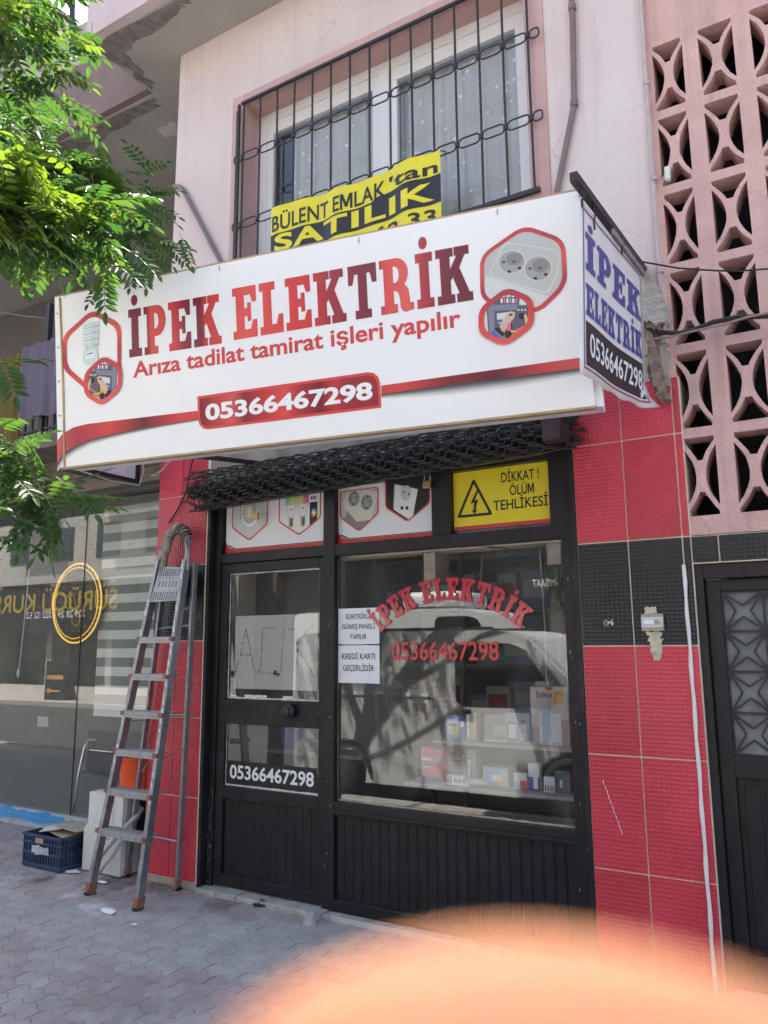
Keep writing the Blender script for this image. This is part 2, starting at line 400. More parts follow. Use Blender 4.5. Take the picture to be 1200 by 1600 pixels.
ROUGHPINK = mat('rough_pink_paint', (.68,.44,.40), .85, scale=5, var=.10, bump=.9, bscale=110, stain=.35, stain_col=(.52,.34,.31))
weather(WALL, .30, .35, (.44,.34,.33)); weather(WALL_R, .40, .6, (.46,.36,.36)); weather(TRIM, .35, .3, (.36,.25,.24)); weather(ROUGHPINK, .55, .35, (.36,.24,.22))
SOFFIT = mat('grey_soffit_paint', (.36,.34,.32), .9, scale=1.5, var=.10, bump=.3, bscale=20, stain=.55, stain_col=(.24,.22,.21))
CONC = mat('raw_concrete', (.30,.26,.22), .92, scale=6, var=.25, bump=.8, bscale=40, stain=.6, stain_col=(.14,.11,.09))
CEMENT = mat('cement_render', (.42,.38,.33), .92, scale=9, var=.22, bump=.9, bscale=60, stain=.3, stain_col=(.2,.17,.14))
PLASTER = mat('broken_plaster', (.60,.53,.42), .9, scale=14, var=.25, bump=.8, bscale=70)
GROUT = mat('cream_grout', (.80,.72,.58), .85, var=.12, scale=12)
RED_T = tile_mat('red_glazed_tile', (.62,.050,.078), .18)
RED_T2 = tile_mat('red_glazed_tile_darker_batch', (.54,.038,.062), .22)
BLK_T = tile_mat('black_glazed_tile', (.011,.011,.016), .16)
BLACK = mat('black_gloss_paint', (.0135,.0115,.0140), .40, var=.3, scale=7, bump=.12, bscale=45, stain=.5, stain_col=(.034,.029,.031), spec=.38)
BLACKM = mat('black_rough_metal', (.020,.019,.019), .55, var=.4, scale=14, bump=.3, bscale=60, stain=.4, stain_col=(.07,.055,.045))
IRON = mat('dark_iron', (.022,.022,.026), .5, var=.3, scale=18, bump=.2, bscale=90)
ALU = mat('worn_aluminium', (.30,.31,.33), .42, .75, var=.18, scale=14, bump=.12, bscale=80, stain=.35, stain_col=(.55,.54,.52))
ALU2 = mat('dull_aluminium', (.36,.37,.38), .5, .6, var=.15, scale=20, stain=.3, stain_col=(.6,.58,.55))
WHITE = mat('white_sheet', (.80,.81,.82), .38, var=.02, scale=2)
WHITEP = mat('white_paint', (.74,.74,.72), .5, var=.05, scale=5)
PVCW = mat('white_window_profile', (.76,.76,.77), .35, var=.03, scale=3)
PAPER = mat('white_paper', (.78,.80,.84), .8, var=.03, scale=4)
PAPERG = mat('grey_card', (.52,.51,.49), .8, var=.04, scale=3)
YELLOW = mat('yellow_sheet', (.80,.66,.02), .4, var=.04, scale=3)
BANY = mat('yellow_banner_cloth', (.78,.68,.03), .6, var=.05, scale=3)
INK = flat('black_ink', (.012,.012,.014), .45)
NAVY = flat('navy_ink', (.045,.06,.27), .4)
REDI = flat('red_ink', (.62,.045,.05), .4)
DRED = flat('dark_red_ink', (.20,.018,.03), .4)
MAROON = flat('maroon_line_ink', (.25,.10,.13), .4)
ORANGE_CAP = mat('orange_plastic_cap', (.27,.115,.085), .65, var=.4, scale=30)
ORANGE = mat('orange_bucket_plastic', (.80,.10,.02), .35, var=.06, scale=5)
BLUECR = mat('dark_blue_crate_plastic', (.025,.045,.10), .5, var=.2, scale=8, stain=.3, stain_col=(.14,.14,.15))
CARD = mat('cardboard', (.42,.32,.22), .85, var=.12, scale=8)
ACW = mat('off_white_enamel', (.66,.65,.61), .45, var=.05, scale=4, stain=.2, stain_col=(.45,.42,.38))
HOSE = mat('grey_hose_wrap', (.42,.40,.38), .7, var=.1, scale=20)
CABLE = mat('black_cable', (.015,.015,.017), .45)
PIPEB = mat('brown_pipe_paint', (.20,.14,.13), .5, var=.15, scale=15)
PIPEP = mat('pinkish_conduit', (.52,.42,.42), .6, var=.1, scale=15)
BRASS = mat('brass', (.45,.32,.13), .35, .9, var=.1, scale=20)
CHROME = mat('chrome', (.6,.6,.62), .15, 1.0, var=.03)
STEEL = mat('steel', (.45,.45,.47), .3, .9, var=.08)
RAG = mat('dusty_rag', (.30,.26,.22), .95, var=.3, scale=25, bump=1, bscale=50)
WOODB = mat('weathered_brown_board', (.20,.15,.12), .85, var=.25, scale=5, bump=.5, bscale=25)
GLASS = glass_mat('shop_glass', 1.85, tint=(.95,.96,.955), dirt=.035)
GLASS2 = glass_mat('neighbour_glass', 1.65, dirt=.02)
GLASSW = glass_mat('house_window_glass', 1.5, tint=(.98,.985,.98))
CFLG = flat('pale_teal_ink', (.55,.68,.67)); CFLG2 = flat('pale_teal_dark_ink', (.40,.56,.56))
GREYI = flat('grey_ink', (.33,.34,.34)); LGREY = flat('light_grey_ink', (.47,.50,.48)); LGREY2 = flat('pale_grey_ink', (.60,.63,.61)); DGREY = flat('dark_grey_ink', (.10,.10,.12)); MGREY = flat('mid_grey_ink', (.24,.23,.23))
SKINI = flat('skin_tone_ink', (.62,.42,.32)); BLUEI = flat('blue_ink', (.04,.12,.50)); SLATE = flat('slate_ink', (.20,.21,.30)); PINKI = flat('pink_ink', (.75,.12,.30)); ORI = flat('amber_ink', (.75,.40,.06)); TEALI = flat('teal_ink', (.05,.45,.50)); GREENI = flat('green_ink', (.12,.55,.15)); LBLUE = flat('light_blue_ink', (.35,.50,.72)); CREAMI = flat('cream_ink', (.66,.62,.50)); GOLD = mat('gold_lettering', (.62,.42,.06), .35, .3, var=.05); PURI = flat('violet_ink', (.30,.08,.50))

# ================================================================== GROUND AND STREET
def paver_mat(name, col):
    m = mat(name, col, .9, var=.16, scale=5, bump=.5, bscale=120, stain=.40, stain_col=tuple(c*.70 for c in col))
    t = m.node_tree; N = t.nodes; L = t.links; b = N['Principled BSDF']; tc = N.new('ShaderNodeTexCoord'); nz = N.new('ShaderNodeTexNoise'); nz.inputs['Scale'].default_value = 9; nz.inputs['Detail'].default_value = 7
    L.new(tc.outputs['Object'], nz.inputs['Vector'])
    for (x, y, r, c, k) in ((-5.52,-.40,.16,(.07,.06,.055),.75), (-4.98,-.16,.30,(.09,.08,.07),.7), (-4.55,-.05,.26,(.08,.07,.065),.65), (-3.9,-.12,.20,(.10,.09,.08),.5), (-4.65,-.62,.17,(.62,.60,.58),.7), (-5.0,-.52,.12,(.62,.60,.58),.6), (-5.6,-1.0,.55,(.46,.45,.44),.6), (-2.6,-.9,.4,(.16,.14,.13),.4), (-3.3,-1.5,.5,(.17,.15,.14),.35)):
        d = N.new('ShaderNodeVectorMath'); d.operation = 'DISTANCE'; L.new(tc.outputs['Object'], d.inputs[0]); d.inputs[1].default_value = (x, y, 0)
        a = N.new('ShaderNodeMath'); a.operation = 'MULTIPLY_ADD'; L.new(nz.outputs['Fac'], a.inputs[0]); a.inputs[1].default_value = r*2.4; L.new(d.outputs['Value'], a.inputs[2])
        mr = N.new('ShaderNodeMapRange'); mr.inputs[1].default_value = r*2.05; mr.inputs[2].default_value = r*1.45; mr.inputs[3].default_value = 0; mr.inputs[4].default_value = k; L.new(a.outputs[0], mr.inputs[0])
        mx = N.new('ShaderNodeMixRGB'); src = b.inputs['Base Color'].links[0].from_socket; L.new(mr.outputs[0], mx.inputs[0]); L.new(src, mx.inputs[1]); mx.inputs[2].default_value = (*c, 1); L.new(mx.outputs[0], b.inputs['Base Color'])
    return m
PAV_R = paver_mat('reddish_paver', (.355,.300,.292)); PAV_G = paver_mat('grey_paver', (.370,.358,.345)); PAV_M = paver_mat('mauve_paver', (.370,.335,.327))
DIRT = mat('joint_dirt', (.33,.31,.295), .95, var=.25, scale=20, bump=.5, bscale=90)
ASPH = mat('asphalt', (.055,.055,.056), .9, var=.2, scale=9, bump=.4, bscale=150)
KERBM = mat('kerb_concrete', (.30,.29,.28), .9, var=.12, scale=5, bump=.4, bscale=60)
struct(MB().box(-90, 60, -60, 40, -.40, -.16).build('ground', mat('earth', (.16,.14,.11), .95)))
struct(MB().box(-70, 40, -10.0, -3.32, -.155, -.12).build('road', ASPH))
kb = MB()
for k in range(-34, 16): kb.box(k*1.0+.004, k*1.0+.996, -3.32, -3.17, -.15, .012)
struct(kb.build('kerb', KERBM, bevel=.012))
struct(MB().box(-70, 40, -3.17, 4.2, -.15, -.0055).build('pavement_bed', DIRT))
struct(MB().box(-70, 40, -16.5, -10.0, -.15, .02).build('far_pavement', mat('far_pavement_slabs', (.42,.38,.35), .9, var=.12, scale=2)))
pv = MB()
L_, W_ = .24, .12
def zz(n=1):
    a = .022
    top = [(-.10,.05),(-.075,.05+a*.0),(-.05,.05-a),(0,.05+a*.6),(.05,.05-a*.2),(.10,.05)]
    return top
for row in range(-28, 7):
    for c in range(-39, 9):
        x = c*L_ + (L_/2 if row % 2 else 0); y = row*W_
        if y < -3.16 or y > .66 or x > 1.6 or x < -9.2: continue
        if y > .02 and not (x < -4.9): continue
        band = mnoise.noise(Vector((x*.22+3, y*.75, 0)))
        b2 = math.sin((y-.22*x)*3.3+1.0)
        mi = 1 if (b2 + band*1.3 + rnd.uniform(-.25,.25)) > .45 else (0 if rnd.random() < .62 else 2)
        g = .0026; h = rnd.uniform(-.0025, .0012)+.006*mnoise.noise(Vector((x*.9, y*.9, 4))); tx = rnd.uniform(-.014,.014); ty = rnd.uniform(-.014,.014)
        e = [(-.12,0),(-.09,.020),(-.03,-.020),(.03,.020),(.09,-.020),(.12,0)]
        up = [(px_, W_/2+dy-g) for px_, dy in e]; dn = [(px_, -W_/2+dy+g) for px_, dy in e]
        up[0] = (-.12+g, up[0][1]); dn[0] = (-.12+g, dn[0][1]); up[-1] = (.12-g, up[-1][1]); dn[-1] = (.12-g, dn[-1][1])
        n = len(e); vs = []
        for (q, ch, dz) in ((0, .0, -.02), (0, 0, -.004), (.0035, 0, 0)):
            for i, p in enumerate(up): vs.append((x+p[0]*(1-q*8), y+p[1]-q, h+dz+tx*p[0]+ty*p[1]))
            for i, p in reversed(list(enumerate(dn))): vs.append((x+p[0]*(1-q*8), y+p[1]+q, h+dz+tx*p[0]+ty*p[1]))
        m = 2*n; fs = []
        for k in range(2):
            for i in range(m):
                j = (i+1) % m; fs.append((k*m+i, k*m+j, (k+1)*m+j, (k+1)*m+i))
        b = 2*m
        for i in range(n-1): fs.append((b+i, b+i+1, b+m-2-i, b+m-1-i))
        pv.add(vs, fs, mi)
struct(pv.build('pavement', [PAV_R, PAV_G, PAV_M]))
# small debris lying about
def scrap_of(name, label, cat, x, y, s, m, g=None, k=7):
    mb = MB(); pts = []
    for i in range(k):
        a = 2*math.pi*i/k; r = s*rnd.uniform(.55, 1); pts.append((x+r*math.cos(a), y+r*.5*math.sin(a)))
    hs = [rnd.uniform(.004, .012) for _ in range(k)]
    mb.add([(p[0], p[1], h) for p, h in zip(pts, hs)] + [(x, y, .016)], [(i, (i+1) % k, k) for i in range(k)])
    return tag(mb.build(name, m, solid=.0015), label, cat, g)
LEAFD = mat('dry_leaf', (.42,.33,.12), .7, var=.2, scale=30)
for (px_, py_) in ((45,1391),(187,1394),(140,1340)):
    d = ray(px_, py_); q = CAM + d*(-CAM.z/d.z)
    scrap_of('dry_leaf', 'small yellowed leaf lying on the pavement near the ladder feet', 'leaf', q.x, q.y, .025, LEAFD, 'fallen leaves on the pavement')
for (px_, py_, s_) in ((170,1425,.10),(210,1447,.03),(160,1380,.06)):
    d = ray(px_, py_); q = CAM + d*(-CAM.z/d.z)
    scrap_of('plaster_flake', 'thin white flake of plaster on the pavement by the ladder', 'debris', q.x, q.y, s_, PAPER, 'white flakes on the pavement')
scrap_of('paper_scrap', 'crumpled white paper scrap between the blue crate and the air conditioner', 'paper', -5.47, -.15, .10, PAPER)
sb = MB(); bmv = []
for i in range(12):
    a = 2*math.pi*i/12; bmv.append((-3.14+.055*math.cos(a)*rnd.uniform(.7,1), -.135+.045*math.sin(a)*rnd.uniform(.7,1)))
sb.prism(bmv, lambda u, v: (u, v, -.003), lambda u, v: (-3.14+(u+3.14)*.7, -.135+(v+.135)*.7, .075))
tag(sb.build('loose_stone', mat('pale_stone', (.38,.37,.36), .9, var=.2, scale=30, bump=.8, bscale=50), bevel=.012), 'pale broken stone lying below the black shop front', 'stone')
sl_ = MB(); sl_.prism(ell(-3.62, -.02, .075, .028, 16, 25), lambda u, v: (u, v, .002), lambda u, v: (u, v, .014)); sl_.tube([(-3.65,-.035,.014),(-3.63,-.02,.045),(-3.6,-.0,.014)], .006, 6)
tag(sl_.build('sandal_sole', CABLE, bevel=.004), 'lost black sandal lying beside the stone step', 'sandal')

# ================================================================== APARTMENT BUILDING
bld = thing('apartment_building', 'pink rendered apartment block with red and black tiled ground floor', 'building', (-2.5, .3, 0))
wl = MB()
wl.box(-4.80, -4.121, 0, .25, 3.45, 7.232, 0).box(-1.339, -.70, 0, .25, 3.45, 7.232, 1).box(-4.121, -1.339, 0, .25, 3.45, 4.62, 0).box(-4.121, -1.339, 0, .25, 6.49, 7.232, 0)
wl.box(-4.80, -4.55, .25, 2.6, 3.45, 7.232, 0)
wl.build('wall', [WALL, WALL_R], bld)
MB().box(-16.0, -4.80, 2.6, 2.8, 3.62, 7.232).build('recess_wall', mat('shaded_recess_grey', (.13,.12,.118), .9, var=.12, scale=3), bld)  # recess darkness put into the wall colour, standing in for blocked skylight
rw = MB().box(-8.48, -8.40, 2.56, 2.6, 4.4, 6.9).box(-7.52, -7.44, 2.56, 2.6, 4.4, 6.9).box(-8.40, -7.52, 2.56, 2.6, 6.82, 6.9)
rw.build('balcony_door_frame', PVCW, bld)
tr = MB().box(-4.121, -3.985, -.014, .25, 4.62, 6.49).box(-1.475, -1.339, -.014, .25, 4.62, 6.49).box(-3.985, -1.475, -.014, .25, 6.385, 6.49).box(-3.985, -1.475, -.014, .25, 4.62, 4.71)
tr.build('window_surround', TRIM, bld, bevel=.006)
# soffit with ragged peeled edge
sf = MB().box(-5.40, 2.4, -.50, 2.7, 7.23, 7.36, 0).box(-16.0, -5.40, .22, 2.7, 7.23, 7.36, 0)
def ragged(x0, x1, y0, y1, n, horiz=True):
    for i in range(n):
        a = i/n; b = (i+1)/n; t = .05*mnoise.noise(Vector((i*.6, x0, y1)))
        if horiz: sf.box(x0+(x1-x0)*a, x0+(x1-x0)*b, y0, y1+t, 7.232+.01*rnd.random(), 7.34, 1)
        else: sf.box(x0, x1+t, y0+(y1-y0)*a, y0+(y1-y0)*b, 7.232+.01*rnd.random(), 7.34, 1)
sf.build('soffit', [SOFFIT, CONC], bld)
CONCD = mat('peeled_dark_concrete', (.20,.18,.17), .95, var=.3, scale=12, bump=1, bscale=50)
pe = MB()
def ragpoly(pts, amp, n=10):
    out = []
    for i in range(len(pts)):
        a, b = pts[i], pts[(i+1) % len(pts)]
        for k in range(n):
            t = k/n; o = amp*mnoise.noise(Vector((a[0]*3+t*4, a[1]*5+t*3, i*2.0)))
            out.append((a[0]+(b[0]-a[0])*t+o, a[1]+(b[1]-a[1])*t+o*.8))
    return out
def under(pts, amp, m_i=0): pe.prism(ragpoly(pts, amp), lambda u, v: (u, v, 7.226), lambda u, v: (u, v, 7.231), m_i)
under([(-5.38,-.49),(-3.2,-.49),(-3.3,-.43),(-4.3,-.42),(-4.45,-.37),(-5.2,-.30),(-5.30,.1),(-5.38,.2)], .09, 0)
under([(-7.9,.25),(-5.42,.25),(-5.5,.36),(-6.6,.42),(-7.9,.5)], .08, 0)
pe2 = [(-5.75,.62),(-5.55,.60),(-5.42,.85),(-5.5,1.05),(-5.62,1.0),(-5.58,.8),(-5.8,.75)]
under(pe2, .07, 1); under([(-5.35,.50),(-5.25,.48),(-5.22,.6),(-5.33,.6)], .05, 1)
pe.build('peeling_paint', [CONCD, mat('pale_flaking_paint', (.52,.50,.47), .9, var=.1, scale=10)], bld)
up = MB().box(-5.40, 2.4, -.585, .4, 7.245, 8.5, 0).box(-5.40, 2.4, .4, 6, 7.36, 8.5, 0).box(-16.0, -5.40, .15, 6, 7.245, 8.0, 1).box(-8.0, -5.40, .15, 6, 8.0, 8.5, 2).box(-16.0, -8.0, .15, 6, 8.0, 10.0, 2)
up.build('upper_storey', [mat('upper_pink_render', (.60,.49,.49), .85, var=.06, scale=2, bump=.3, bscale=25, stain=.3, stain_col=(.48,.38,.38)), mat('shaded_side_pink', (.21,.155,.145), .88, var=.10, scale=3, bump=.3, bscale=25, stain=.4, stain_col=(.16,.125,.115)), CEMENT], bld)  # set-back face: the same pink, darkened to put its shade into the colour
# bulk of the house behind, closed
MB().box(-16.0, -4.80, 4.1, 6, 0, 7.2).box(-.66, 2.4, 1.2, 6, 0, 7.23).box(-4.55, -.70, 1.6, 6, 3.5, 7.23).build('rear_bulk', CEMENT, bld)
MB().box(-4.54, -.71, .26, 1.58, 3.5, 3.62).build('upper_floor', CEMENT, bld)
# balcony slab on the left, boards under it
MB().box(-16.0, -4.86, -.12, 2.6, 3.63, 3.77).build('balcony_slab', mat('brown_slab_edge', (.16,.13,.12), .9, var=.25, scale=6, bump=.6, bscale=30), bld)
bb = MB(); 
for k in range(3): bb.box(-16.0, -4.86, .28+.006*k, .50, 3.30+k*.115, 3.408+k*.115, 0)
bb.box(-16.0, -4.86, .24, .285, 3.255, 3.33, 0)
bb.build('fascia_board', WOODB, bld, bevel=.004)
# right-hand ledge of broken concrete
lg = MB()
def rock(c, sx, sy, sz, seed, mi=0, n=4):
    bm = bmesh.new(); bmesh.ops.create_cube(bm, size=2); bmesh.ops.subdivide_edges(bm, edges=bm.edges[:], cuts=n, use_grid_fill=True)
    for v in bm.verts:
        p = v.co.copy(); k = 1+.16*mnoise.noise(p*1.3+Vector((seed*7.1, 0, 0)))+.10*mnoise.noise(p*3.1+Vector((seed, 3, 1)))
        p *= k; v.co = Vector((c[0]+p.x*sx, c[1]+p.y*sy, c[2]+p.z*sz))
    lg.add([v.co.copy() for v in bm.verts], [[v.index for v in f.verts] for f in bm.faces], mi); bm.free()
def chunk(px, y0, y1, amp, mi):
    rr0 = random.Random(px[0][0]*7+px[1][1]); pp = [(a+rr0.uniform(-1, 1)*amp*.55, b+rr0.uniform(-1, 1)*amp*.55) for a, b in ragpoly([(P(*q, y0).x, P(*q, y0).z) for q in px], amp*.6, 7)]; lg.prism(pp, lambda u, v: (u+.012*mnoise.noise(Vector((u*30, v*30, 1))), y0+.02*mnoise.noise(Vector((u*22, v*22, 0))), v), lambda u, v: (u, y1, v), mi)
chunk([(1000,424),(1012,424),(1030,452),(1043,478),(1041,500),(1026,508),(1008,500)], -.10, .0, .012, 4)
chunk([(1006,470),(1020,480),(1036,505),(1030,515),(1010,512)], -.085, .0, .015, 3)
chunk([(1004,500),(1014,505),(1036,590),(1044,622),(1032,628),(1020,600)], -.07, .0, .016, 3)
chunk([(1022,520),(1036,512),(1044,560),(1046,606),(1038,600)], -.02, .01, .018, 0)
chunk([(1012,556),(1022,560),(1024,596),(1014,590)], -.03, .01, .014, 2)
lg.build('broken_concrete_ledge', [CEMENT, CONC, CONCD, mat('mortar_shadow_brown', (.24,.18,.14), .95, var=.45, scale=22, bump=1, bscale=60), mat('pale_old_mortar', (.46,.43,.38), .95, var=.2, scale=16, bump=1, bscale=50, stain=.7, stain_col=(.22,.18,.14))], bld)  # brown lower chunks carry the shadow under the pale piece in their colour

# pillars clad in tiles
def clad(pname, x0, x1, cols, rows, blackrows, topz, botz=-.01):
    pil = MB().box(x0, x1, .002, .32, botz, topz).build(pname, GROUT, bld)
    tl = MB(); g = .0040
    for (a, b) in cols:
        for k in range(len(rows)-1):
            z0, z1 = rows[k], min(rows[k+1], topz)
            if z1 <= z0: continue
            d = rnd.uniform(-.0012, .0012)
            tl.box(a+g, b-g, -.006+d, .0035, z0+g, z1-g, 1 if k in blackrows else rnd.choice((0, 0, 2)))
    tl.build('tile_cladding', [RED_T, BLK_T, RED_T2], pil, bevel=.0016, seg=2)
    return pil
clad('tiled_pillar', -4.832, -4.262, [(-4.832,-4.556),(-4.556,-4.281)], [.05,.648,1.235,1.825,2.425,3.005,3.6], (3,), 3.60)
MB().box(-4.832, -4.262, -.002, .05, -.005, .047).build('pillar_foot', CEMENT, bld)
clad('tiled_pillar', -1.290, -.655, [(-1.290,-.995),(-.995,-.699),(-.699,-.655)], [-.04,.558,1.167,1.770,2.367,2.961,3.30], (3,), 3.30)
clad('tiled_lintel', -.655, 2.4, [(-.655,-.515),(-.515,-.02),(-.02,.47),(.47,1.0)], [2.215,2.365], (0,), 2.365, 2.213)
MB().box(-1.290, -.70, .0, .2, 3.30, 3.46).build('bare_lintel', PLASTER, bld)
MB().box(-4.262, -1.290, .02, .25, 3.0, 3.46).build('shop_lintel', CONC, bld)
st = MB()
xs = [-4.26,-4.05,-3.86,-3.62,-3.45,-3.12]
for a, b in zip(xs[:-1], xs[1:]): st.box(a+.003, b-.003, -.035+rnd.uniform(-.008,.008), .30, -.01, .032+rnd.uniform(-.006,.004))
st.box(-3.12, -1.29, -.02, .30, -.01, .024)
st.build('stone_step', mat('chipped_stone', (.40,.38,.35), .85, var=.25, scale=14, bump=.9, bscale=40, stain=.5, stain_col=(.2,.18,.16)), bld, bevel=.008)
MB().box(-3.05, -2.0, -.028, -.0205, -.005, .034).build('marble_edge', mat('grey_marble_edge', (.48,.47,.46), .5, var=.1, scale=12), bld, bevel=.002)
# interior room of the shop
INW = mat('shop_wall_paint', (.34,.33,.31), .8, var=.05, scale=2)
rm = MB().box(-4.40, -4.26, .32, 3.6, 0, 3.0).box(-1.29, -1.15, .32, 3.6, 0, 3.0).box(-4.40, -1.15, 3.6, 3.7, 0, 3.0)
rm.build('interior_wall', INW, bld)
MB().box(-4.26, -1.29, .30, 3.6, .01, .03).build('shop_floor', mat('shop_floor_tile', (.16,.13,.12), .4, var=.1, scale=3), bld)
MB().box(-4.26, -1.29, .25, 3.6, 2.995, 3.05).build('shop_ceiling', mat('shop_ceiling_paint', (.32,.31,.30), .8), bld)
# upper window: frame, sashes, panes, curtain
win = MB()
Y0, Y1 = .19, .25
win.box(-3.985, -3.90, Y0, Y1, 4.71, 6.385).box(-1.55, -1.475, Y0, Y1, 4.71, 6.385).box(-3.90, -1.55, Y0, Y1, 6.30, 6.385).box(-3.90, -1.55, Y0, Y1, 4.71, 4.79)
win.box(-2.76, -2.665, Y0-.01, Y1, 4.79, 6.30)
for (a, b) in ((-3.90,-2.76),(-2.665,-1.55)):
    win.box(a, a+.065, Y0+.012, Y1-.004, 4.79, 6.30).box(b-.065, b, Y0+.012, Y1-.004, 4.79, 6.30).box(a+.065, b-.065, Y0+.012, Y1-.004, 6.19, 6.30).box(a+.065, b-.065, Y0+.012, Y1-.004, 4.79, 4.86)
wo = win.build('window', PVCW, bld, bevel=.004)
for (a, b) in ((-3.835,-2.825),(-2.60,-1.615)):
    MB().box(a, b, Y0+.03, Y0+.036, 4.86, 6.19).build('pane', GLASSW, wo)
MB().box(-4.05, -1.40, 1.2, 1.25, 4.5, 6.6).build('room_backdrop_wall', mat('dim_room_wall', (.30,.30,.31), .9), bld)
def curtain_mat():
    m = bpy.data.materials.new('tulle_curtain'); m.use_nodes = True; t = m.node_tree; N = t.nodes; L = t.links; N.remove(N['Principled BSDF'])
    df = N.new('ShaderNodeBsdfDiffuse'); tl = N.new('ShaderNodeBsdfTransparent'); tc = N.new('ShaderNodeTexCoord')
    vo = N.new('ShaderNodeTexVoronoi'); vo.inputs['Scale'].default_value = 11; L.new(tc.outputs['Object'], vo.inputs['Vector'])
    r = N.new('ShaderNodeValToRGB'); r.color_ramp.elements[0].position = .13; r.color_ramp.elements[0].color = (1,1,1,1); r.color_ramp.elements[1].position = .19; r.color_ramp.elements[1].color = (.62,.62,.62,1)
    L.new(vo.outputs['Distance'], r.inputs[0]); df.inputs[0].default_value = (.86,.86,.84,1)
    mx = N.new('ShaderNodeMixShader'); L.new(r.outputs[0], mx.inputs[0]); L.new(tl.outputs[0], mx.inputs[1]); L.new(df.outputs[0], mx.inputs[2]); L.new(mx.outputs[0], N['Material Output'].inputs[0]); return m
cm = curtain_mat()
for (a, b) in ((-3.72,-2.79),(-2.64,-1.56)):
    MB().sheet(lambda u, v: (a+(b-a)*u, .33+.010*math.sin(u*52+.8*math.sin(v*3))+.008*math.sin(u*19+v*2), 4.72+1.62*v), 90, 6).build('curtain', cm, bld, smooth=True)

# ------------------------------------------------------------------ breeze-block stair wall to the right
bz = thing('breeze_block_wall', 'rough pink painted wall of pierced concrete blocks above the black metal door', 'wall', (.6, .1, 2.37))
holes = []
cw, chh = .285, .503
for i in range(5):
    xc = -.446-cw/2 + i*cw
    for j in range(6):
        zc = 2.44+chh/2+.012 + j*.5065
        hw, hh = .119, .224
        if i == 0: hw = .108; xo = xc+.010
        else: xo = xc
        th = .014
        # half lens on each side, and the small triangles above and below
        def bow(s, t): return xo + s*(hw - (hw-.004)*math.cos(t)**1.0)   # unused guide
        nseg = 10; arcl = []
        for k in range(nseg+1):
            a = -1+2*k/nseg; arcl.append((a*hh*.96, (1-a*a)*hw*.90))      # sagitta of the bow
        left = [(xo-hw, zz_) for zz_ in ()]
        holes.append([(xo-hw+max(0, d-th), zc+a) for a, d in arcl if d >= th][::1])
        holes.append([(xo+hw-max(0, d-th), zc+a) for a, d in arcl if d >= th][::-1])
        for s in (1, -1):
            top = zc+s*(hh)
            pts = [(xo-hw+.035, top), (xo+hw-.035, top)]
            side = []
            for k in range(6):
                a = .93-(.93-.42)*k/5; d = (1-a*a)*hw*.90+th
                if d < hw-.003: side.append((a, d))
            rgt = [(xo+hw-d, zc+s*a*hh*.96) for a, d in side]; lft = [(xo-hw+d, zc+s*a*hh*.96) for a, d in side][::-1]
            tri = [(xo-hw+side[0][1], top)] + [(xo+hw-side[0][1], top)] + rgt + lft
            if s < 0: tri = tri[::-1]
            holes.append(tri)
SB = MB(); YF, YB = .02, .17
def jit(x, z, d): n = .0035*mnoise.noise(Vector((x*14, z*14, d*9))); return (x+n, d+n*.7, z+n)
def cell(x0, x1, z0, z1, hs):
    def grid_edge(a, b, n=4): return [(a[0]+(b[0]-a[0])*k/n, a[1]+(b[1]-a[1])*k/n) for k in range(n)]
    c4 = [(x0,z0),(x1,z0),(x1,z1),(x0,z1)]; out = []
    for i in range(4): out += grid_edge(c4[i], c4[(i+1) % 4])
    SB.poly([out]+hs, lambda u, v: jit(u, v, YF)); SB.poly([out]+hs, lambda u, v: jit(u, v, YB))
    for h in hs:
        b = len(SB.v); n = len(h); SB.v += [Vector(jit(p[0], p[1], YF)) for p in h]+[Vector(jit(p[0], p[1], YB)) for p in h]
        for k in range(n): SB.f.append([b+k, b+(k+1) % n, b+n+(k+1) % n, b+n+k]); SB.m.append(0)
xs_ = [-.446-cw+.012]+[-.446+k*cw for k in range(5)]; zs_ = [2.452+k*.5065 for k in range(7)]
def inside(h, x0, x1, z0, z1): cx = sum(p[0] for p in h)/len(h); cz = sum(p[1] for p in h)/len(h); return x0 < cx < x1 and z0 < cz < z1
for i in range(5):
    for j in range(6): cell(xs_[i], xs_[i+1], zs_[j], zs_[j+1], [h for h in holes if inside(h, xs_[i], xs_[i+1], zs_[j], zs_[j+1])])
cell(xs_[0], xs_[-1], 2.372, zs_[0], []); cell(xs_[0], xs_[-1], zs_[-1], 7.2, []); 
for (a_, b_) in ((2.372, 3.3), (3.3, 4.5), (4.5, 5.8), (5.8, 7.2)):
    cell(-.655 if b_ < 3.4 else -.70, xs_[0], a_, b_, []); cell(xs_[-1], .92, a_, b_, [])
so_ = SB.build('pierced_screen', ROUGHPINK, bz); bm = bmesh.new(); bm.from_mesh(so_.data); bmesh.ops.remove_doubles(bm, verts=bm.verts, dist=.0008); bmesh.ops.recalc_face_normals(bm, faces=bm.faces); bm.to_mesh(so_.data); bm.free()
mo = so_.modifiers.new('bevel', 'BEVEL'); mo.width = .006; mo.segments = 2; mo.limit_method = 'ANGLE'; mo.angle_limit = R(50)
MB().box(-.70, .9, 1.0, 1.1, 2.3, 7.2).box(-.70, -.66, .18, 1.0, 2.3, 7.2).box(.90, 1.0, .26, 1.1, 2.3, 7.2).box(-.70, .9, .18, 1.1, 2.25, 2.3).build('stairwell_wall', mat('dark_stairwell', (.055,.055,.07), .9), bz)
sd = MB().box(.90, 2.4, .02, .25, 2.372, 7.2); sd.build('plain_wall', ROUGHPINK, bz)
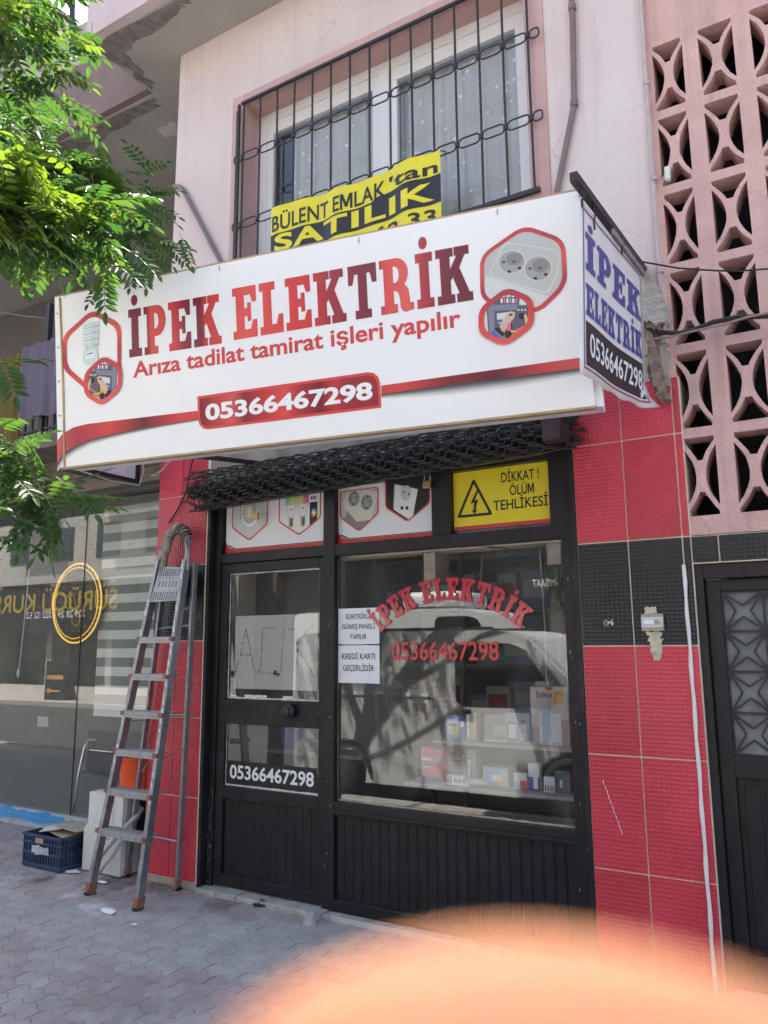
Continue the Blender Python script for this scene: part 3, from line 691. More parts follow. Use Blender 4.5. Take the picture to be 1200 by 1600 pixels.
# ------------------------------------------------------------------ black entrance door on the right
dr = thing('entrance_door', 'black metal entrance door with star pattern grille beside the red tiled pillar', 'door', (-.2, .1, 0))
DY = .075
fr = MB().box(-.655, -.612, .03, .16, 0, 2.212).box(.36, .41, .03, .16, 0, 2.212).box(-.612, .36, .03, .16, 2.13, 2.212)
fr.build('door_frame', BLACK, dr, bevel=.004)
lf = MB()
lf.box(-.608, -.535, DY, .125, .05, 2.126).box(.285, .356, DY, .125, .05, 2.126).box(-.535, .285, DY, .125, 2.062, 2.126).box(-.535, .285, DY, .125, 1.08, 1.195).box(-.535, .285, DY, .125, .05, .22).box(-.535, .285, .10, .115, .22, 1.08)
for x in (-.50, -.40, -.22, -.05, .12): lf.box(x, x+.075, .088, .10, .26, 1.04)
lf.build('door_leaf', BLACK, dr, bevel=.004)
MB().box(-.535, .285, .112, .118, 1.195, 2.062).build('pane', mat('frosted_dirty_glass', (.20,.22,.24), .25, var=.35, scale=6, stain=.5, stain_col=(.06,.06,.07)), dr)
gm = MB(); nx, nz_ = 4, 4; gx0, gx1, gz0, gz1 = -.533, .283, 1.197, 2.06
for k in range(nz_+1): z = gz0+(gz1-gz0)*k/nz_; gm.bar((gx0, .095, z), (gx1, .095, z), .012, .012)
for k in range(nx+1): x = gx0+(gx1-gx0)*k/nx; gm.bar((x, .097, gz0), (x, .097, gz1), .012, .012)
for i in range(nx):
    for j in range(nz_):
        a, b = gx0+(gx1-gx0)*i/nx, gx0+(gx1-gx0)*(i+1)/nx; c, d = gz0+(gz1-gz0)*j/nz_, gz0+(gz1-gz0)*(j+1)/nz_; mx_, mz_ = (a+b)/2, (c+d)/2
        k = .28
        for (p, q, mid) in (((a,c),(b,c),(mx_, mz_-(mz_-c)*k)),((a,d),(b,d),(mx_, mz_+(d-mz_)*k)),((a,c),(a,d),(mx_-(mx_-a)*k*1.3, mz_)),((b,c),(b,d),(mx_+(b-mx_)*k*1.3, mz_))):
            gm.bar((p[0], .090, p[1]), (mid[0], .088, mid[1]), .010, .010); gm.bar((mid[0], .088, mid[1]), (q[0], .090, q[1]), .010, .010)
gm.build('grille', IRON, dr)
MB().box(-.655, .9, -.03, .3, -.01, .045).build('threshold', mat('pale_threshold', (.5,.44,.38), .8, var=.15, scale=8), dr, bevel=.006)
# doorbell, conduits and pipes on the wall
db = thing('doorbell', 'small beige and silver doorbell plate on the black wall tile', 'doorbell', (-.885, -.006, 1.895))
MB().box(-.945, -.825, -.030, -.007, 1.850, 1.945).build('back_plate', mat('olive_beige_plastic', (.34,.33,.24), .5), db, bevel=.004)
MB().box(-.943, -.827, -.036, -.0302, 1.869, 1.928).build('silver_plate', mat('silver_plastic', (.55,.55,.60), .4), db, bevel=.002)
MB().box(-.928, -.874, -.040, -.0362, 1.889, 1.911).build('name_slot', PAPER, db)
MB().cyl((-.857,-.036,1.90), (-.857,-.044,1.90), .013, 14).build('button', mat('olive_button', (.30,.29,.20), .5), db)
ce = MB()
def blob_on_wall(mb, pts, amp, y0, y1, mi=0):
    pp = ragpoly(pts, amp, 6); mb.prism(pp, lambda u, v: (u, y0, v), lambda u, v: (u, y1+.004*mnoise.noise(Vector((u*40, v*40, 0))), v), mi)
blob_on_wall(ce, [(-.925,1.945),(-.86,1.945),(-.865,1.985),(-.92,1.985)], .02, -.004, -.014)
blob_on_wall(ce, [(-.925,1.85),(-.845,1.85),(-.84,1.78),(-.845,1.71),(-.868,1.685),(-.895,1.70),(-.905,1.78)], .025, -.004, -.016)
ce.build('cement_patch', PLASTER, db)
sm = MB()
for k in range(22):
    x, z = -1.135+rnd.uniform(-.032,.032), 1.905+rnd.uniform(-.016,.014); sm.prism(ell(x, z, rnd.uniform(.004,.012), .003, 6, rnd.uniform(0,90)), lambda u, v: (u, -.0082, v), lambda u, v: (u, -.0090, v))
tag(sm.build('paint_splash', WHITEP), 'scattered white paint specks on a black tile beside the shop frame', 'stain')
sm = MB()
zq = 1.36
for k in range(11):
    x0_, z0_ = -1.215+.0085*k+.0012*(k % 3), 1.03-.026*k*.98
    sm.prism([(x0_, z0_), (x0_+.003, z0_), (x0_+.009, z0_-.022), (x0_+.005, z0_-.022)], lambda u, v: (u, -.0082, v), lambda u, v: (u, -.0090, v))
tag(sm.build('paint_drip', WHITEP), 'thin white paint drip running down a red tile', 'stain')
cp = MB(); pts = []
for k in range(25): pts.append((-.700+.002*math.sin(k*1.7), -.016, 2.21-2.2*k/24))
cp.tube(pts, [.010+.002*math.sin(k*2.3) for k in range(25)], 8); tag(cp.build('white_conduit', WHITEP, smooth=True), 'white plastic conduit running down beside the black entrance door', 'conduit')
cp = MB().tube([(-.705,-.02,7.2),(-.705,-.02,5.6),(-.712,-.02,4.6),(-.715,-.02,3.75),(-.70,-.03,3.62),(-.72,-.05,3.5)], .013, 8)
for z in (5.95, 5.2, 4.55, 3.95): cp.tube([(-.705,-.02,z-.012),(-.705,-.02,z+.012)], .021, 8)
tag(cp.build('wall_conduit', PIPEP, smooth=True), 'thin pinkish conduit running down the joint between pale wall and pierced blocks', 'conduit')
cp = MB().tube([P(113,-60,.10), P(113,20,.10), P(112,84,.10)], .03, 8)
tag(cp.build('rain_pipe', BLACKM, smooth=True), 'dark rain pipe ending high on the grey upper wall behind the leaves', 'pipe')
cp = MB().tube([P(891,-120,-.03), P(893,0,-.03), P(895,40,-.03), P(897,163,-.03), P(885,225,-.03), P(870,300,-.03), P(862,340,-.03)], .019, 10)
for q in ((894,12),(897,162)): p = P(q[0], q[1], -.03); cp.tube([p-Vector((0,0,.02)), p+Vector((0,0,.02))], .026, 10)
tag(cp.build('drain_pipe', PIPEB, smooth=True), 'brown drain pipe bending down the pale wall beside the barred window', 'pipe')
cp = MB().tube([P(272,292,-.02), P(279,291,-.03), P(286,296,-.03), P(315,352,-.03), P(346,412,-.03), P(352,424,-.03)], .020, 10)
tag(cp.build('waste_pipe', mat('grey_brown_pipe', (.17,.14,.14), .5), smooth=True), 'grey brown waste pipe slanting across the wall corner above the big sign', 'pipe')
lb = MB(); lb.obox(P(1043,272,0), Vector((1,0,0)), Vector((0,1,0)), Vector((0,0,1)), .016, .02, .045)
tag(lb.build('junction_box', WHITEP, bevel=.01), 'small white box fixed to the pierced pink wall', 'box')

# ================================================================== WINDOW GRILLE AND BANNER
gr = thing('window_grille', 'black iron window grille of upright bars joined by rounded chain links', 'grille', (-2.7, -.05, 4.7))
GY = -.05; gx = [-3.955 + k*(2.52/14) for k in range(15)]
for x in gx: MB().tube([(x, GY, 4.70), (x+rnd.uniform(-.006,.006), GY, 5.5), (x, GY, 6.36)], .0085, 6).build('bar', IRON, gr, smooth=True)
g2 = MB(); g2.bar((-3.985, GY, 6.365), (-1.42, GY, 6.365), .022, .022); g2.bar((-3.985, GY, 4.70), (-1.40, GY, 4.70), .03, .03)
g2.bar((-4.01, GY, 4.70), (-4.01, GY, 6.365), .02, .02); g2.bar((-4.045, GY+.02, 4.70), (-4.045, GY+.02, 6.33), .014, .014)
g2.build('rail', IRON, gr)
for zc in (5.845, 5.225):
    g3 = MB()
    for k in range(-1, 15):
        a = gx[k] if k >= 0 else -4.06; b = gx[k+1] if k < 14 else -1.345
        rx = (b-a)/2; c = (a+b)/2; pts = []
        for (qx, qz) in round_poly([(c-rx+.012, zc-.036), (c+rx-.012, zc-.036), (c+rx-.012, zc+.036), (c-rx+.012, zc+.036)], .035, 3): pts.append((qx, GY-.006, qz))
        g3.tube(pts, .0062, 5, closed=True)
    for x in gx: g3.ball((x, GY-.008, zc), .020, 8, sc=(1, .7, 1.15))
    g3.build('chain_link', IRON, gr, smooth=True)

bt = thing('for_sale_banner', 'yellow and black cloth for sale banner tied across the window bars', 'banner', (-2.9, -.07, 4.9))
BX0, BX1 = -3.60, -2.10; NB = 36
def wav(u): return .014*math.sin(u*17)+.010*math.sin(u*31+1)
def bfn(u, v, h=0.0):
    # v 0 bottom .. 1 top ; the top edge sags between its ties
    z = 4.62+ v*(.60-.02*math.sin(math.pi*u)) + .018*(1-u)+.010*math.sin(u*9)*v
    return Vector((BX0+(BX1-BX0)*u, -.085-wav(u)*(1) - h, z))
def split_u(vs, fs):
    bm = bmesh.new(); bv = [bm.verts.new((x, y, 0)) for x, y in vs]
    for f in fs:
        try: bm.faces.new([bv[i] for i in f])
        except ValueError: pass
    for k in range(1, NB):
        bmesh.ops.bisect_plane(bm, geom=bm.verts[:]+bm.edges[:]+bm.faces[:], plane_co=(k/NB, 0, 0), plane_no=(1, 0, 0))
    bm.verts.index_update(); o = [(v.co.x, v.co.y) for v in bm.verts], [[v.index for v in f.verts] for f in bm.faces]; bm.free(); return o
bn = MB().sheet(lambda u, v: bfn(u, v), NB, 10); bc = bn.build('cloth', BANY, bt, smooth='all')
def print_u(loops, h, mb, mi=0):
    tmp = MB(); tmp.poly(loops, lambda x, y: (x, y, 0)); v2, f2 = split_u([(v.x, v.y) for v in tmp.v], tmp.f)
    mb.add([bfn(x, y, h) for x, y in v2], f2, mi)
pm = MB(); 
print_u([[(0, .30), (1, .34), (1, .70), (.66, .70), (.62, .64), (0, .60)]], .0015, pm, 0)
pm.build('black_band', INK, bt, smooth='all')
tx = MB()
def banner_text(body, u0, u1, v0, ch, bold, mi, slope=0.0):
    vs, fs, wd = text2d(body, bold, 1.12 if bold > .02 else 1.03); vv = [(u0+(u1-u0)*x/wd, v0+slope*x/wd+ch*y) for x, y in vs]
    v2, f2 = split_u(vv, fs); tx.add([bfn(x, y, .003) for x, y in v2], f2, mi)
banner_text('BÜLENT EMLAK', .01, .70, .64, .22, .014, 0, .03)
banner_text("'tan", .72, .985, .72, .17, .02, 0)
banner_text('SATILIK', .03, .965, .345, .235, .032, 1, .045)
banner_text('0536 362 62 33', .01, .97, .08, .18, .02, 0, .02)
tx.build('lettering', [INK, BANY], bt)
for (u, v) in ((0, 1), (1, .98)):
    p = bfn(u, v); tw = MB(); tw.tube([p, p+Vector((.015 if u else -.015, .03, .02)), p+Vector((.03 if u else -.02, .04, -.05))], .003, 5)
    tw.tube([p, p+Vector((.035, .03, .0)), p+Vector((.05, .0, -.03))], .0025, 5)
    tw.build('tie_cord', CABLE, bt)

# ================================================================== BIG SHOP SIGN
TL, TR, BR, BL = (Vector(v) for v in ((-3.748,-1.862,3.795), (-.830,-1.270,3.830), (-.840,-1.168,2.835), (-3.758,-1.759,2.800)))
EU = (TR-TL).normalized(); SW = (TR-TL).length; EV = (TL-BL); EV = (EV-EU*EV.dot(EU)).normalized(); SH = (TL-BL).length
EN = EU.cross(EV).normalized()
if EN.y > 0: EN = -EN
def SP(u, v, h=0.0): return BL + EU*u + EV*v + EN*h
def SUV(px, py):
    d = ray(px, py); t = (BL-CAM).dot(EN)/d.dot(EN); q = CAM+d*t-BL; return (q.dot(EU), q.dot(EV))
sg = thing('shop_sign', 'large white shop sign board with red lettering for an electrician', 'sign', tuple((BL+BR)/2+Vector((0,.3,0))))
MB().box(0,0,0,0,0,0)
bx = MB(); bx.prism([(0,0),(SW,0),(SW,SH),(0,SH)], lambda u, v: SP(u, v, 0), lambda u, v: SP(u, v, -.19))
bx.prism([(SW,.0),(SW+.035,-.002),(SW+.035,.33),(SW,.34)], lambda u, v: SP(u, v, -.03), lambda u, v: SP(u, v, -.19))
bx.build('panel', WHITE, sg, bevel=.004)
ed = MB()
for (a, b, wd_) in (((0,SH),(SW,SH),.013),): ed.bar(SP(a[0], a[1]+.004, -.03), SP(b[0], b[1]+.004, -.03), .05, .014, up=EV)
ed.tube([SP(.043,SH-.01,.004), SP(.050,.72,.004), SP(.055,.40,.004), SP(.052,.0,.004)], .006, 6)
ed.bar(SP(0,-.004,-.03), SP(SW,-.004,-.03), .05, .010, up=EV)
ed.build('tape_edge', mat('tan_tape', (.42,.30,.17), .7, var=.2, scale=10), sg)
sc_ = MB()
for k in range(5):
    for (u, v) in ((.022, .10+.2*k),): sc_.ball(SP(u, v, .002), .006, 6)
for u in (.4, 1.1, 1.9, 2.6): sc_.tube([SP(u, SH-.012, .003), SP(u, SH-.04, .004)], .0025, 5)
build_each(sc_, 'screw', STEEL, sg)
for u in (.35, 1.4, 2.5):
    p = SP(u, SH-.06, -.15); MB().bar(p, Vector((p.x, .0, p.z)), .035, .035).build('bracket', BLACKM, sg)
MB().bar(SP(.35,.10,-.15), (-3.75, .0, 3.18), .03, .03).build('bracket', BLACKM, sg)
a0 = SP(0,0).x; REDGRAD = ramp_mat('printed_red_blend', [(0,(.16,.015,.035)),(.07,(.20,.02,.04)),(.085,(.62,.07,.06)),(.16,(.55,.05,.05)),(.2,(.22,.02,.045)),(.255,(.16,.015,.04)),(.265,(.45,.03,.04)),(.32,(.62,.05,.05)),(.40,(.70,.09,.08)),(.52,(.62,.05,.05)),(.6,(.58,.04,.05)),(.66,(.34,.03,.05)),(.74,(.20,.02,.045)),(.80,(.16,.015,.04)),(.815,(.62,.06,.06)),(.88,(.66,.10,.09)),(.92,(.40,.03,.05)),(.97,(.18,.015,.03)),(1,(.14,.01,.03))], 0, (-.96, .86), .3)
# object-space x runs about the sign's own base
def SM(h): return lambda u, v: SP(u, v, h)
lt = MB()
def slab_px(mb, body, bl, br, capL, h, gap=.07, space=.30, mi=0, topR=None):
    """slab capitals whose baseline runs between two measured photo points of the board"""
    u0, v0 = SUV(*bl); u1, v1 = SUV(*br); cl = SUV(*capL)[1]-v0; cr = (SUV(*topR)[1]-v1) if topR else cl
    slab_text(mb, body, lambda t, v: SP(u0+(u1-u0)*t, v0+(v1-v0)*t+v*(cl+(cr-cl)*t), h), gap=gap, space=space, mi=mi)
slab_px(lt, 'İPEK', (202.3,559), (347,536.6), (202.3,484), .0015, gap=.08)
lt.build('lettering', REDGRAD, sg, recalc=False); lt = MB()
slab_px(lt, 'ELEKTRİK', (365.5,531.8), (740,468.6), (365.5,451), .0015, gap=.075, topR=(732,382))
lt.build('lettering', REDGRAD, sg, recalc=False)
l2 = MB(); u0, v0 = SUV(208.5,591.6); u1, v1 = SUV(721,516)
vs, fs, wd = text2d('Arıza tadilat tamirat işleri yapılır', .022)
ch = SUV(221,565)[1]-SUV(221,590)[1]
REDP = mat('red_print', (.58,.05,.06), .35, var=.03); words = 'Arıza tadilat tamirat işleri yapılır'.split()
for i, wq in enumerate(words):
    vq, fq, wq_w = text2d(wq, .022); xs0 = text2d(' '.join(words[:i+1]), .022)[2]-wq_w; l2 = MB()
    l2.add([SP(u0+(u1-u0)*(xs0+x)/wd, v0+.004+ch*y, .0015) for x, y in vq], fq); l2.build('lettering', REDP, sg, recalc=False)
# phone box
ub0, vb1 = SUV(308.6,619); ub1, vb0 = SUV(596,637); vb1 = SUV(575,581.7)[1]; 
pbx = MB(); R4 = lambda a, b, c, d, r, cor: None
def cornered(a, b, c, d, r):
    return [(a, d), (a, c+r)] + [(a+r-r*math.cos(R(t)), c+r-r*math.sin(R(t))) for t in (30, 60)] + [(a+r, c), (b, c), (b, d-r)] + [(b-r+r*math.cos(R(t)), d-r+r*math.sin(R(t))) for t in (30, 60)] + [(b-r, d)]
pbx.poly([cornered(ub0, ub1, vb0, vb1, .06)], SM(.0025)); pbx.build('phone_box_border', mat('bright_red_print', (.66,.06,.06), .3, var=.03), sg, recalc=False)
pb2 = MB(); pb2.poly([cornered(ub0+.014, ub1-.014, vb0+.014, vb1-.014, .05)], SM(.0035))
pb2.build('phone_box', ramp_mat('phone_box_blend', [(0,(.12,.01,.02)),(.08,(.2,.015,.03)),(.2,(.5,.05,.05)),(.28,(.6,.10,.09)),(.36,(.22,.015,.03)),(.5,(.5,.03,.04)),(.62,(.65,.07,.06)),(.72,(.4,.02,.03)),(.84,(.16,.01,.02)),(.93,(.5,.03,.04)),(1,(.3,.02,.03))], 0, (-.58, .30), .3), sg, recalc=False)
pt_ = MB(); a_ = SUV(319.6,658); b_ = SUV(584.5,625); put_text(pt_, '05366467298', SM(.005), a_[0]+.01, b_[0]-.004, vb0+.047, vb1-vb0-.098, .035); pt_.build('lettering', WHITE, sg, recalc=False)
# ribbon with its printed soft shadow
rb = MB()
def strip(pairs, h, mi=0, mb=rb):
    for (t0, b0), (t1, b1) in zip(pairs[:-1], pairs[1:]): mb.poly([[t0, t1, b1, b0]], SM(h), mi)
lefts = [((85,690),(86,724)),((98,678),(100,708)),((115,668),(118,697)),((135,663),(140,687)),((165,659),(168,680)),((200,655),(202,673)),((250,649),(252,664)),((309,642),(311,655))]
uvL = [(SUV(*a), SUV(*b)) for a, b in lefts]; uvL[0] = ((0, uvL[0][0][1]), (0, uvL[0][1][1]))
uvR = [(SUV(*a), SUV(*b)) for a, b in (((596,602.6),(596,616)),((700,588),(700,601.5)),((800,574),(800,589)),((905,559),(905,576)))]
uvR[-1] = ((SW-.002, uvR[-1][0][1]), (SW-.002, uvR[-1][1][1]))
RBM = ramp_mat('ribbon_blend', [(0,(.55,.10,.10)),(.05,(.35,.03,.05)),(.12,(.6,.05,.05)),(.2,(.12,.01,.02)),(.28,(.6,.05,.05)),(.7,(.6,.05,.05)),(.78,(.2,.015,.03)),(.86,(.12,.01,.03)),(.93,(.5,.05,.06)),(1,(.58,.10,.10))], 0, (-1.46, 1.46), .3)
for uv in (uvL, uvR): rb = MB(); strip(uv, .0022, 0, rb); rb.build('ribbon', RBM, sg, recalc=False)
for k, g_ in enumerate(((.05,.05,.05),(.13,.12,.12),(.26,.26,.26),(.45,.45,.45),(.63,.63,.63))):
    for uv in (uvL, uvR):
        s5 = MB(); pr_ = []
        for i, (a, b) in enumerate(uv):
            f = 1-i/(len(uv)-1) if uv is uvL else math.sin(math.pi*(i+.4)/(len(uv)-.2)); th_ = .0055*(1.1*f+.25)
            o0 = b[1]-th_*k*1.35; pr_.append(((b[0], o0), (b[0], o0-th_*1.35)))
        strip(pr_, .0018, 0, s5)
        s5.build('printed_edge', flat('printed_soft_grey_%s' % 'abcde'[k], g_), sg, recalc=False)
# pictures in the hexagons
HEXM = ramp_mat('hexagon_red_blend', [(0,(.58,.06,.06)),(.25,(.68,.11,.09)),(.45,(.62,.05,.05)),(.6,(.36,.03,.06)),(.72,(.66,.09,.07)),(.85,(.42,.04,.07)),(1,(.62,.06,.06))], 2, (.1, .95), .3)
def hexring(px, wdt, h, rr, mb):
    o = [SUV(*p) for p in px]; out = round_poly(o, rr, 5); inn = round_poly(shrink(o, wdt), rr*.85, 5); mb.poly([out, inn[::-1]], SM(h)); return round_poly(shrink(o, wdt*.7), rr*.85, 5)
pic = MB(); PM = [WHITE, LGREY2, LGREY, GREYI, DGREY, SLATE, SKINI, BLUEI, CFLG, CFLG2, ORI, PINKI, MGREY, PAPER, INK]
bigL = [(145,483),(190,506),(190,590),(143,616),(98,577),(98,525)]
smL = [(163,556),(192,572),(191.5,609),(160.5,635.5),(132.5,617.5),(133,583)]
bigR = [(818.7,351.5),(883,374),(887,446),(840,492),(751,471),(749.5,400)]
smR = [(792,449),(833.5,466),(835.5,510),(789,543),(748.2,523.5),(748.2,483.5)]
hexo = []
for (px_h, wd_h, h_h, r_h) in ((bigL, .034, .003, .06), (smL, .030, .009, .045), (bigR, .034, .003, .06), (smR, .030, .009, .045)):
    hx = MB(); hexo.append(hexring(px_h, wd_h, h_h, r_h, hx)); hx.build('hexagon_frame', HEXM, sg, recalc=False)
ib, isL, ibR, isR = hexo
def clip_poly(sub, win):
    """Sutherland-Hodgman against a convex window"""
    area = sum(win[i][0]*win[(i+1) % len(win)][1]-win[(i+1) % len(win)][0]*win[i][1] for i in range(len(win)))
    W = win if area > 0 else win[::-1]; out = sub
    for i in range(len(W)):
        a, b = W[i], W[(i+1) % len(W)]; inp, out = out, []
        def side(p): return (b[0]-a[0])*(p[1]-a[1])-(b[1]-a[1])*(p[0]-a[0])
        for j in range(len(inp)):
            p, q = inp[j-1], inp[j]; sp, sq = side(p), side(q)
            if (sp >= 0) != (sq >= 0): t = sp/(sp-sq); out.append((p[0]+(q[0]-p[0])*t, p[1]+(q[1]-p[1])*t))
            if sq >= 0: out.append(q)
        if not out: return []
    return out
def ppoly(px, win, h, mi, conv=True):
    s = [SUV(*p) if conv else p for p in px]; s = clip_poly(s, win) if win else s
    if len(s) >= 3: pic.poly([s], SM(h), mi)
def pz(z, x0, y0, k): return lambda a, b: (x0+a/k, y0+b/k)
# right big: twin socket outlet
q8 = pz(0, 740, 340, 7.5)
ppoly([q8(60,60), q8(1100,60), q8(1100,1150), q8(60,1150)], ibR, .0035, 2)
ppoly([q8(60,950), q8(150,690), q8(900,930), q8(760,1150), q8(60,1150)], ibR, .0037, 1)
bodyp = round_poly([SUV(*q8(*p)) for p in ((370,285),(1010,385),(1010,590),(880,905),(170,690))], .03, 4)
ppoly(bodyp, ibR, .0040, 1, False)
ppoly(round_poly([SUV(*q8(*p)) for p in ((378,297),(1003,395),(1000,585),(870,885),(185,680))], .03, 4), ibR, .0043, 2, False)
for (cx, cy, rx, ry) in ((450,525,155,132),(757,600,160,145)):
    for (f, h, mi) in ((1.04,.0046,1),(.97,.0049,3)):
        ppoly([q8(cx+x, cy+y) for x, y in ell(0, 0, rx*f, ry*f, 24, -12)], ibR, h, mi)
    ppoly([q8(cx+30+x, cy-35+y) for x, y in ell(0, 0, rx*.62, ry*.55, 16, -12)], ibR, .0051, 12)
    for (dx, dy, mi) in ((25,-5,4),(-95,0,4),(-30,rx*.72,14),(90,70,14)):
        ppoly([q8(cx+dx+x, cy+dy+y) for x, y in ell(0, 0, 22, 17, 10)], ibR, .0053, mi)
ppoly([q8(878+x, 640+y) for x, y in ell(0, 0, 16, 13, 8)], ibR, .0055, 10)
pic.build('printed_picture', PM, sg, recalc=False); pic = MB()
# left big: spiral energy saving lamp
q7 = pz(0, 80, 470, 8.571)
for k in range(8):
    y = 285+k*42; ppoly(round_poly([SUV(*q7(*p)) for p in ((425,y+18),(640,y-12),(652,y+22),(440,y+54))], .014, 3), ib, .0035+.0001*k, 8 if k % 2 == 0 else 9, False)
    ppoly(round_poly([SUV(*q7(*p)) for p in ((432,y+24),(560,y+5),(560,y+20),(440,y+40))], .006, 3), ib, .0044, 13, False)
ppoly(round_poly([SUV(*q7(*p)) for p in ((450,640),(620,620),(640,800),(560,860),(440,860),(425,720))], .02, 3), ib, .0045, 8, False)
ppoly([q7(*p) for p in ((470,600),(500,600),(505,660),(480,680))], ib, .0046, 9); ppoly([q7(*p) for p in ((575,590),(610,590),(605,640),(580,640))], ib, .0046, 9)
ppoly(round_poly([SUV(*q7(*p)) for p in ((470,690),(590,665),(590,760),(475,785))], .012, 3), ib, .0048, 13, False)
ppoly([q7(*p) for p in ((485,712),(565,690),(565,704),(487,726))], ib, .0050, 14); ppoly([q7(*p) for p in ((480,745),(570,728),(570,734),(480,751))], ib, .0050, 9)
# small pictures: hands testing a fuse box (mirrored pair)
def panel_pic(q, win, m):
    X = lambda x: (m-x if m else x)
    def pp(pts, h, mi): ppoly([q(X(x), y) for x, y in pts], win, h, mi)
    pp([(0,780),(760,780),(760,1560),(0,1560)], .0062, 5)
    pp([(40,780),(760,780),(760,880),(40,900)], .0064, 12)
    for k in range(6): pp([(280+k*55,885),(318+k*55,880),(320+k*55,930),(285+k*55,940)], .0067, 13)
    pp([(235,955),(520,935),(520,1015),(240,1030)], .0066, 4)
    for k in range(6): pp([(320+k*34,955),(342+k*34,953),(342+k*34,1005),(322+k*34,1007)], .0069, (13,11,13,3,13,11)[k])
    pp([(245,1095),(500,1085),(500,1300),(250,1320)], .0066, 4)
    pp([(275,1130),(420,1110),(420,1230),(280,1245)], .0069, 1); pp([(275,1205),(340,1195),(340,1225),(278,1238)], .0071, 7)
    pp([(95,1020),(150,1010),(180,1400),(110,1400)], .0066, 1); pp([(150,1010),(165,1010),(195,1400),(180,1400)], .0067, 4)
    pp([(530,940),(665,940),(665,1500),(470,1400),(480,1270)], .0072, 4)
    pp([(545,955),(650,965),(650,1030),(535,1030)], .0075, 8); pp([(520,1080),(540,1080),(540,1095),(518,1095)], .0076, 13); pp([(560,1080),(580,1080),(580,1095),(558,1095)], .0076, 13); pp([(598,1080),(618,1080),(618,1095),(596,1095)], .0076, 13)
    pp(ell(580,1160,50,38,14), .0075, 14)
    pp([(400,1130),(440,1100),(490,1120),(480,1180),(420,1250),(370,1340),(340,1340),(305,1270),(360,1190)], .0077, 6)
    pp([(420,1135),(468,1130),(455,1150),(425,1165)], .0079, 14)
    pp([(590,1150),(615,1130),(640,1190),(665,1290),(620,1300),(605,1220)], .0079, 6)
    pp([(240,1310),(290,1290),(370,1370),(345,1400)], .0079, 14)
    pp([(170,1390),(240,1330),(320,1420),(290,1500),(170,1480)], .0080, 7)
    pp([(370,1290),(450,1240),(470,1330),(420,1430),(370,1400)], .0076, 14); pp([(400,1250),(440,1230),(440,1320),(390,1340)], .0078, 11 if not m else 10)
    pp([(430,1320),(560,1340),(565,1365),(440,1350)], .0081, 10); pp([(500,1320),(610,1265),(612,1285),(510,1340)], .0082, 11); pp([(460,1370),(560,1370),(555,1390),(470,1395)], .0081, 10); pp([(450,1400),(520,1400),(490,1430)], .0081, 13)
pic.build('printed_picture', PM, sg, recalc=False); pic = MB()
panel_pic(q8, isR, 0); pic.build('printed_picture', PM, sg, recalc=False); pic = MB()
s7 = lambda a, b: (133+(a-65)/645*59.5, 556+(b-825)/690*79.5)
panel_pic(s7, isL, 775); pic.build('printed_picture', PM, sg, recalc=False)
pass

# small hanging side panel and the bar it hangs from
hp = thing('hanging_sign', 'weathered white metal side sign with blue lettering hanging from a black bar', 'sign', (-.80, -.8, 2.9))
HC = dict(tl=PX(905,309,-.80), bl=PX(903.5,582,-.80), br=PX(1006,641,-.79), tr=PX(1002,427,-.80))
def HP(u, v, h=0.0):
    a = HC['bl'].lerp(HC['br'], u); b = HC['tl'].lerp(HC['tr'], u); p = a.lerp(b, v)
    curl = max(0, u-.93)**2*6*(1-v)*0 + max(0, (u-.9))*max(0, (.12-v))*6.0
    return p + Vector((h + .010*math.sin(u*7+1)*(1-v) + curl, 0, -.006*math.sin(u*23)*(1 if v < .02 else 0)))
NBH = 24
hb = MB().sheet(lambda u, v: HP(u, v), NBH, 12); hb.build('sheet', mat('weathered_white_sheet', (.72,.72,.72), .35, var=.06, scale=6, stain=.25, stain_col=(.38,.33,.28)), hp, smooth='all', solid=.004)
def HF(u0, u1, v0, v1, h): return lambda u, v: HP(u0+(u1-u0)*u, v0+(v1-v0)*v, h)
hl = MB()
for (a, b, c, d) in ((.035,.965,.955,.968),(.035,.965,.030,.043)): hl.sheet(lambda u, v: HP(a+(b-a)*u, c+(d-c)*v, .0035), 24, 1)
for (a, b) in ((.035,.047),(.955,.965)): hl.sheet(lambda u, v: HP(a+(b-a)*u, .043+(.912)*v, .0035), 1, 12)
hl.build('border_line', MAROON, hp, recalc=False)
hk = MB().sheet(lambda u, v: HP(.06+.885*u, .055+.245*v, .0036), 20, 4); hk.build('number_band', INK, hp, recalc=False)
ht = MB()
slab_text(ht, 'İPEK', HF(.065, .945, .60, .83, .0040), gap=.10)
slab_text(ht, 'ELEKTRİK', HF(.065, .945, .335, .52, .0040), gap=.08)
ht.build('lettering', NAVY, hp, recalc=False)
hn = MB(); put_text(hn, '05366467298', lambda u, v: HP(u, v, .0055), .10, .93, .115, .13, .015); hn.build('lettering', WHITE, hp, recalc=False)
hw_ = MB()
for (u, v) in ((.02,.965),(.60,.965)):
    p = HP(u, v, .006); hw_.tube([p+Vector((.0,0,.075)), p+Vector((.012,.01,.05)), p+Vector((.004,-.01,.02)), p+Vector((0,0,-.012))], .005, 6)
hw_.tube([HP(.17,1.0,.004)+Vector((0,0,.05)), HP(.17,.99,.012), HP(.165,.94,.008), HP(.18,.90,.006)], .004, 6)
build_each(hw_, 'wire_hook', IRON, hp)
sbar = thing('sign_bar', 'black square steel bar jutting out of the wall above the hanging sign', 'bracket', (-.80, 0, 3.95))
pa, pb_ = PX(896,276,-.80), PX(1003,420,-.80); br_ = MB(); br_.bar(pa, pb_+Vector((0,.10,.02)), .035, .045); br_.build('bar', BLACKM, sbar, bevel=.003)
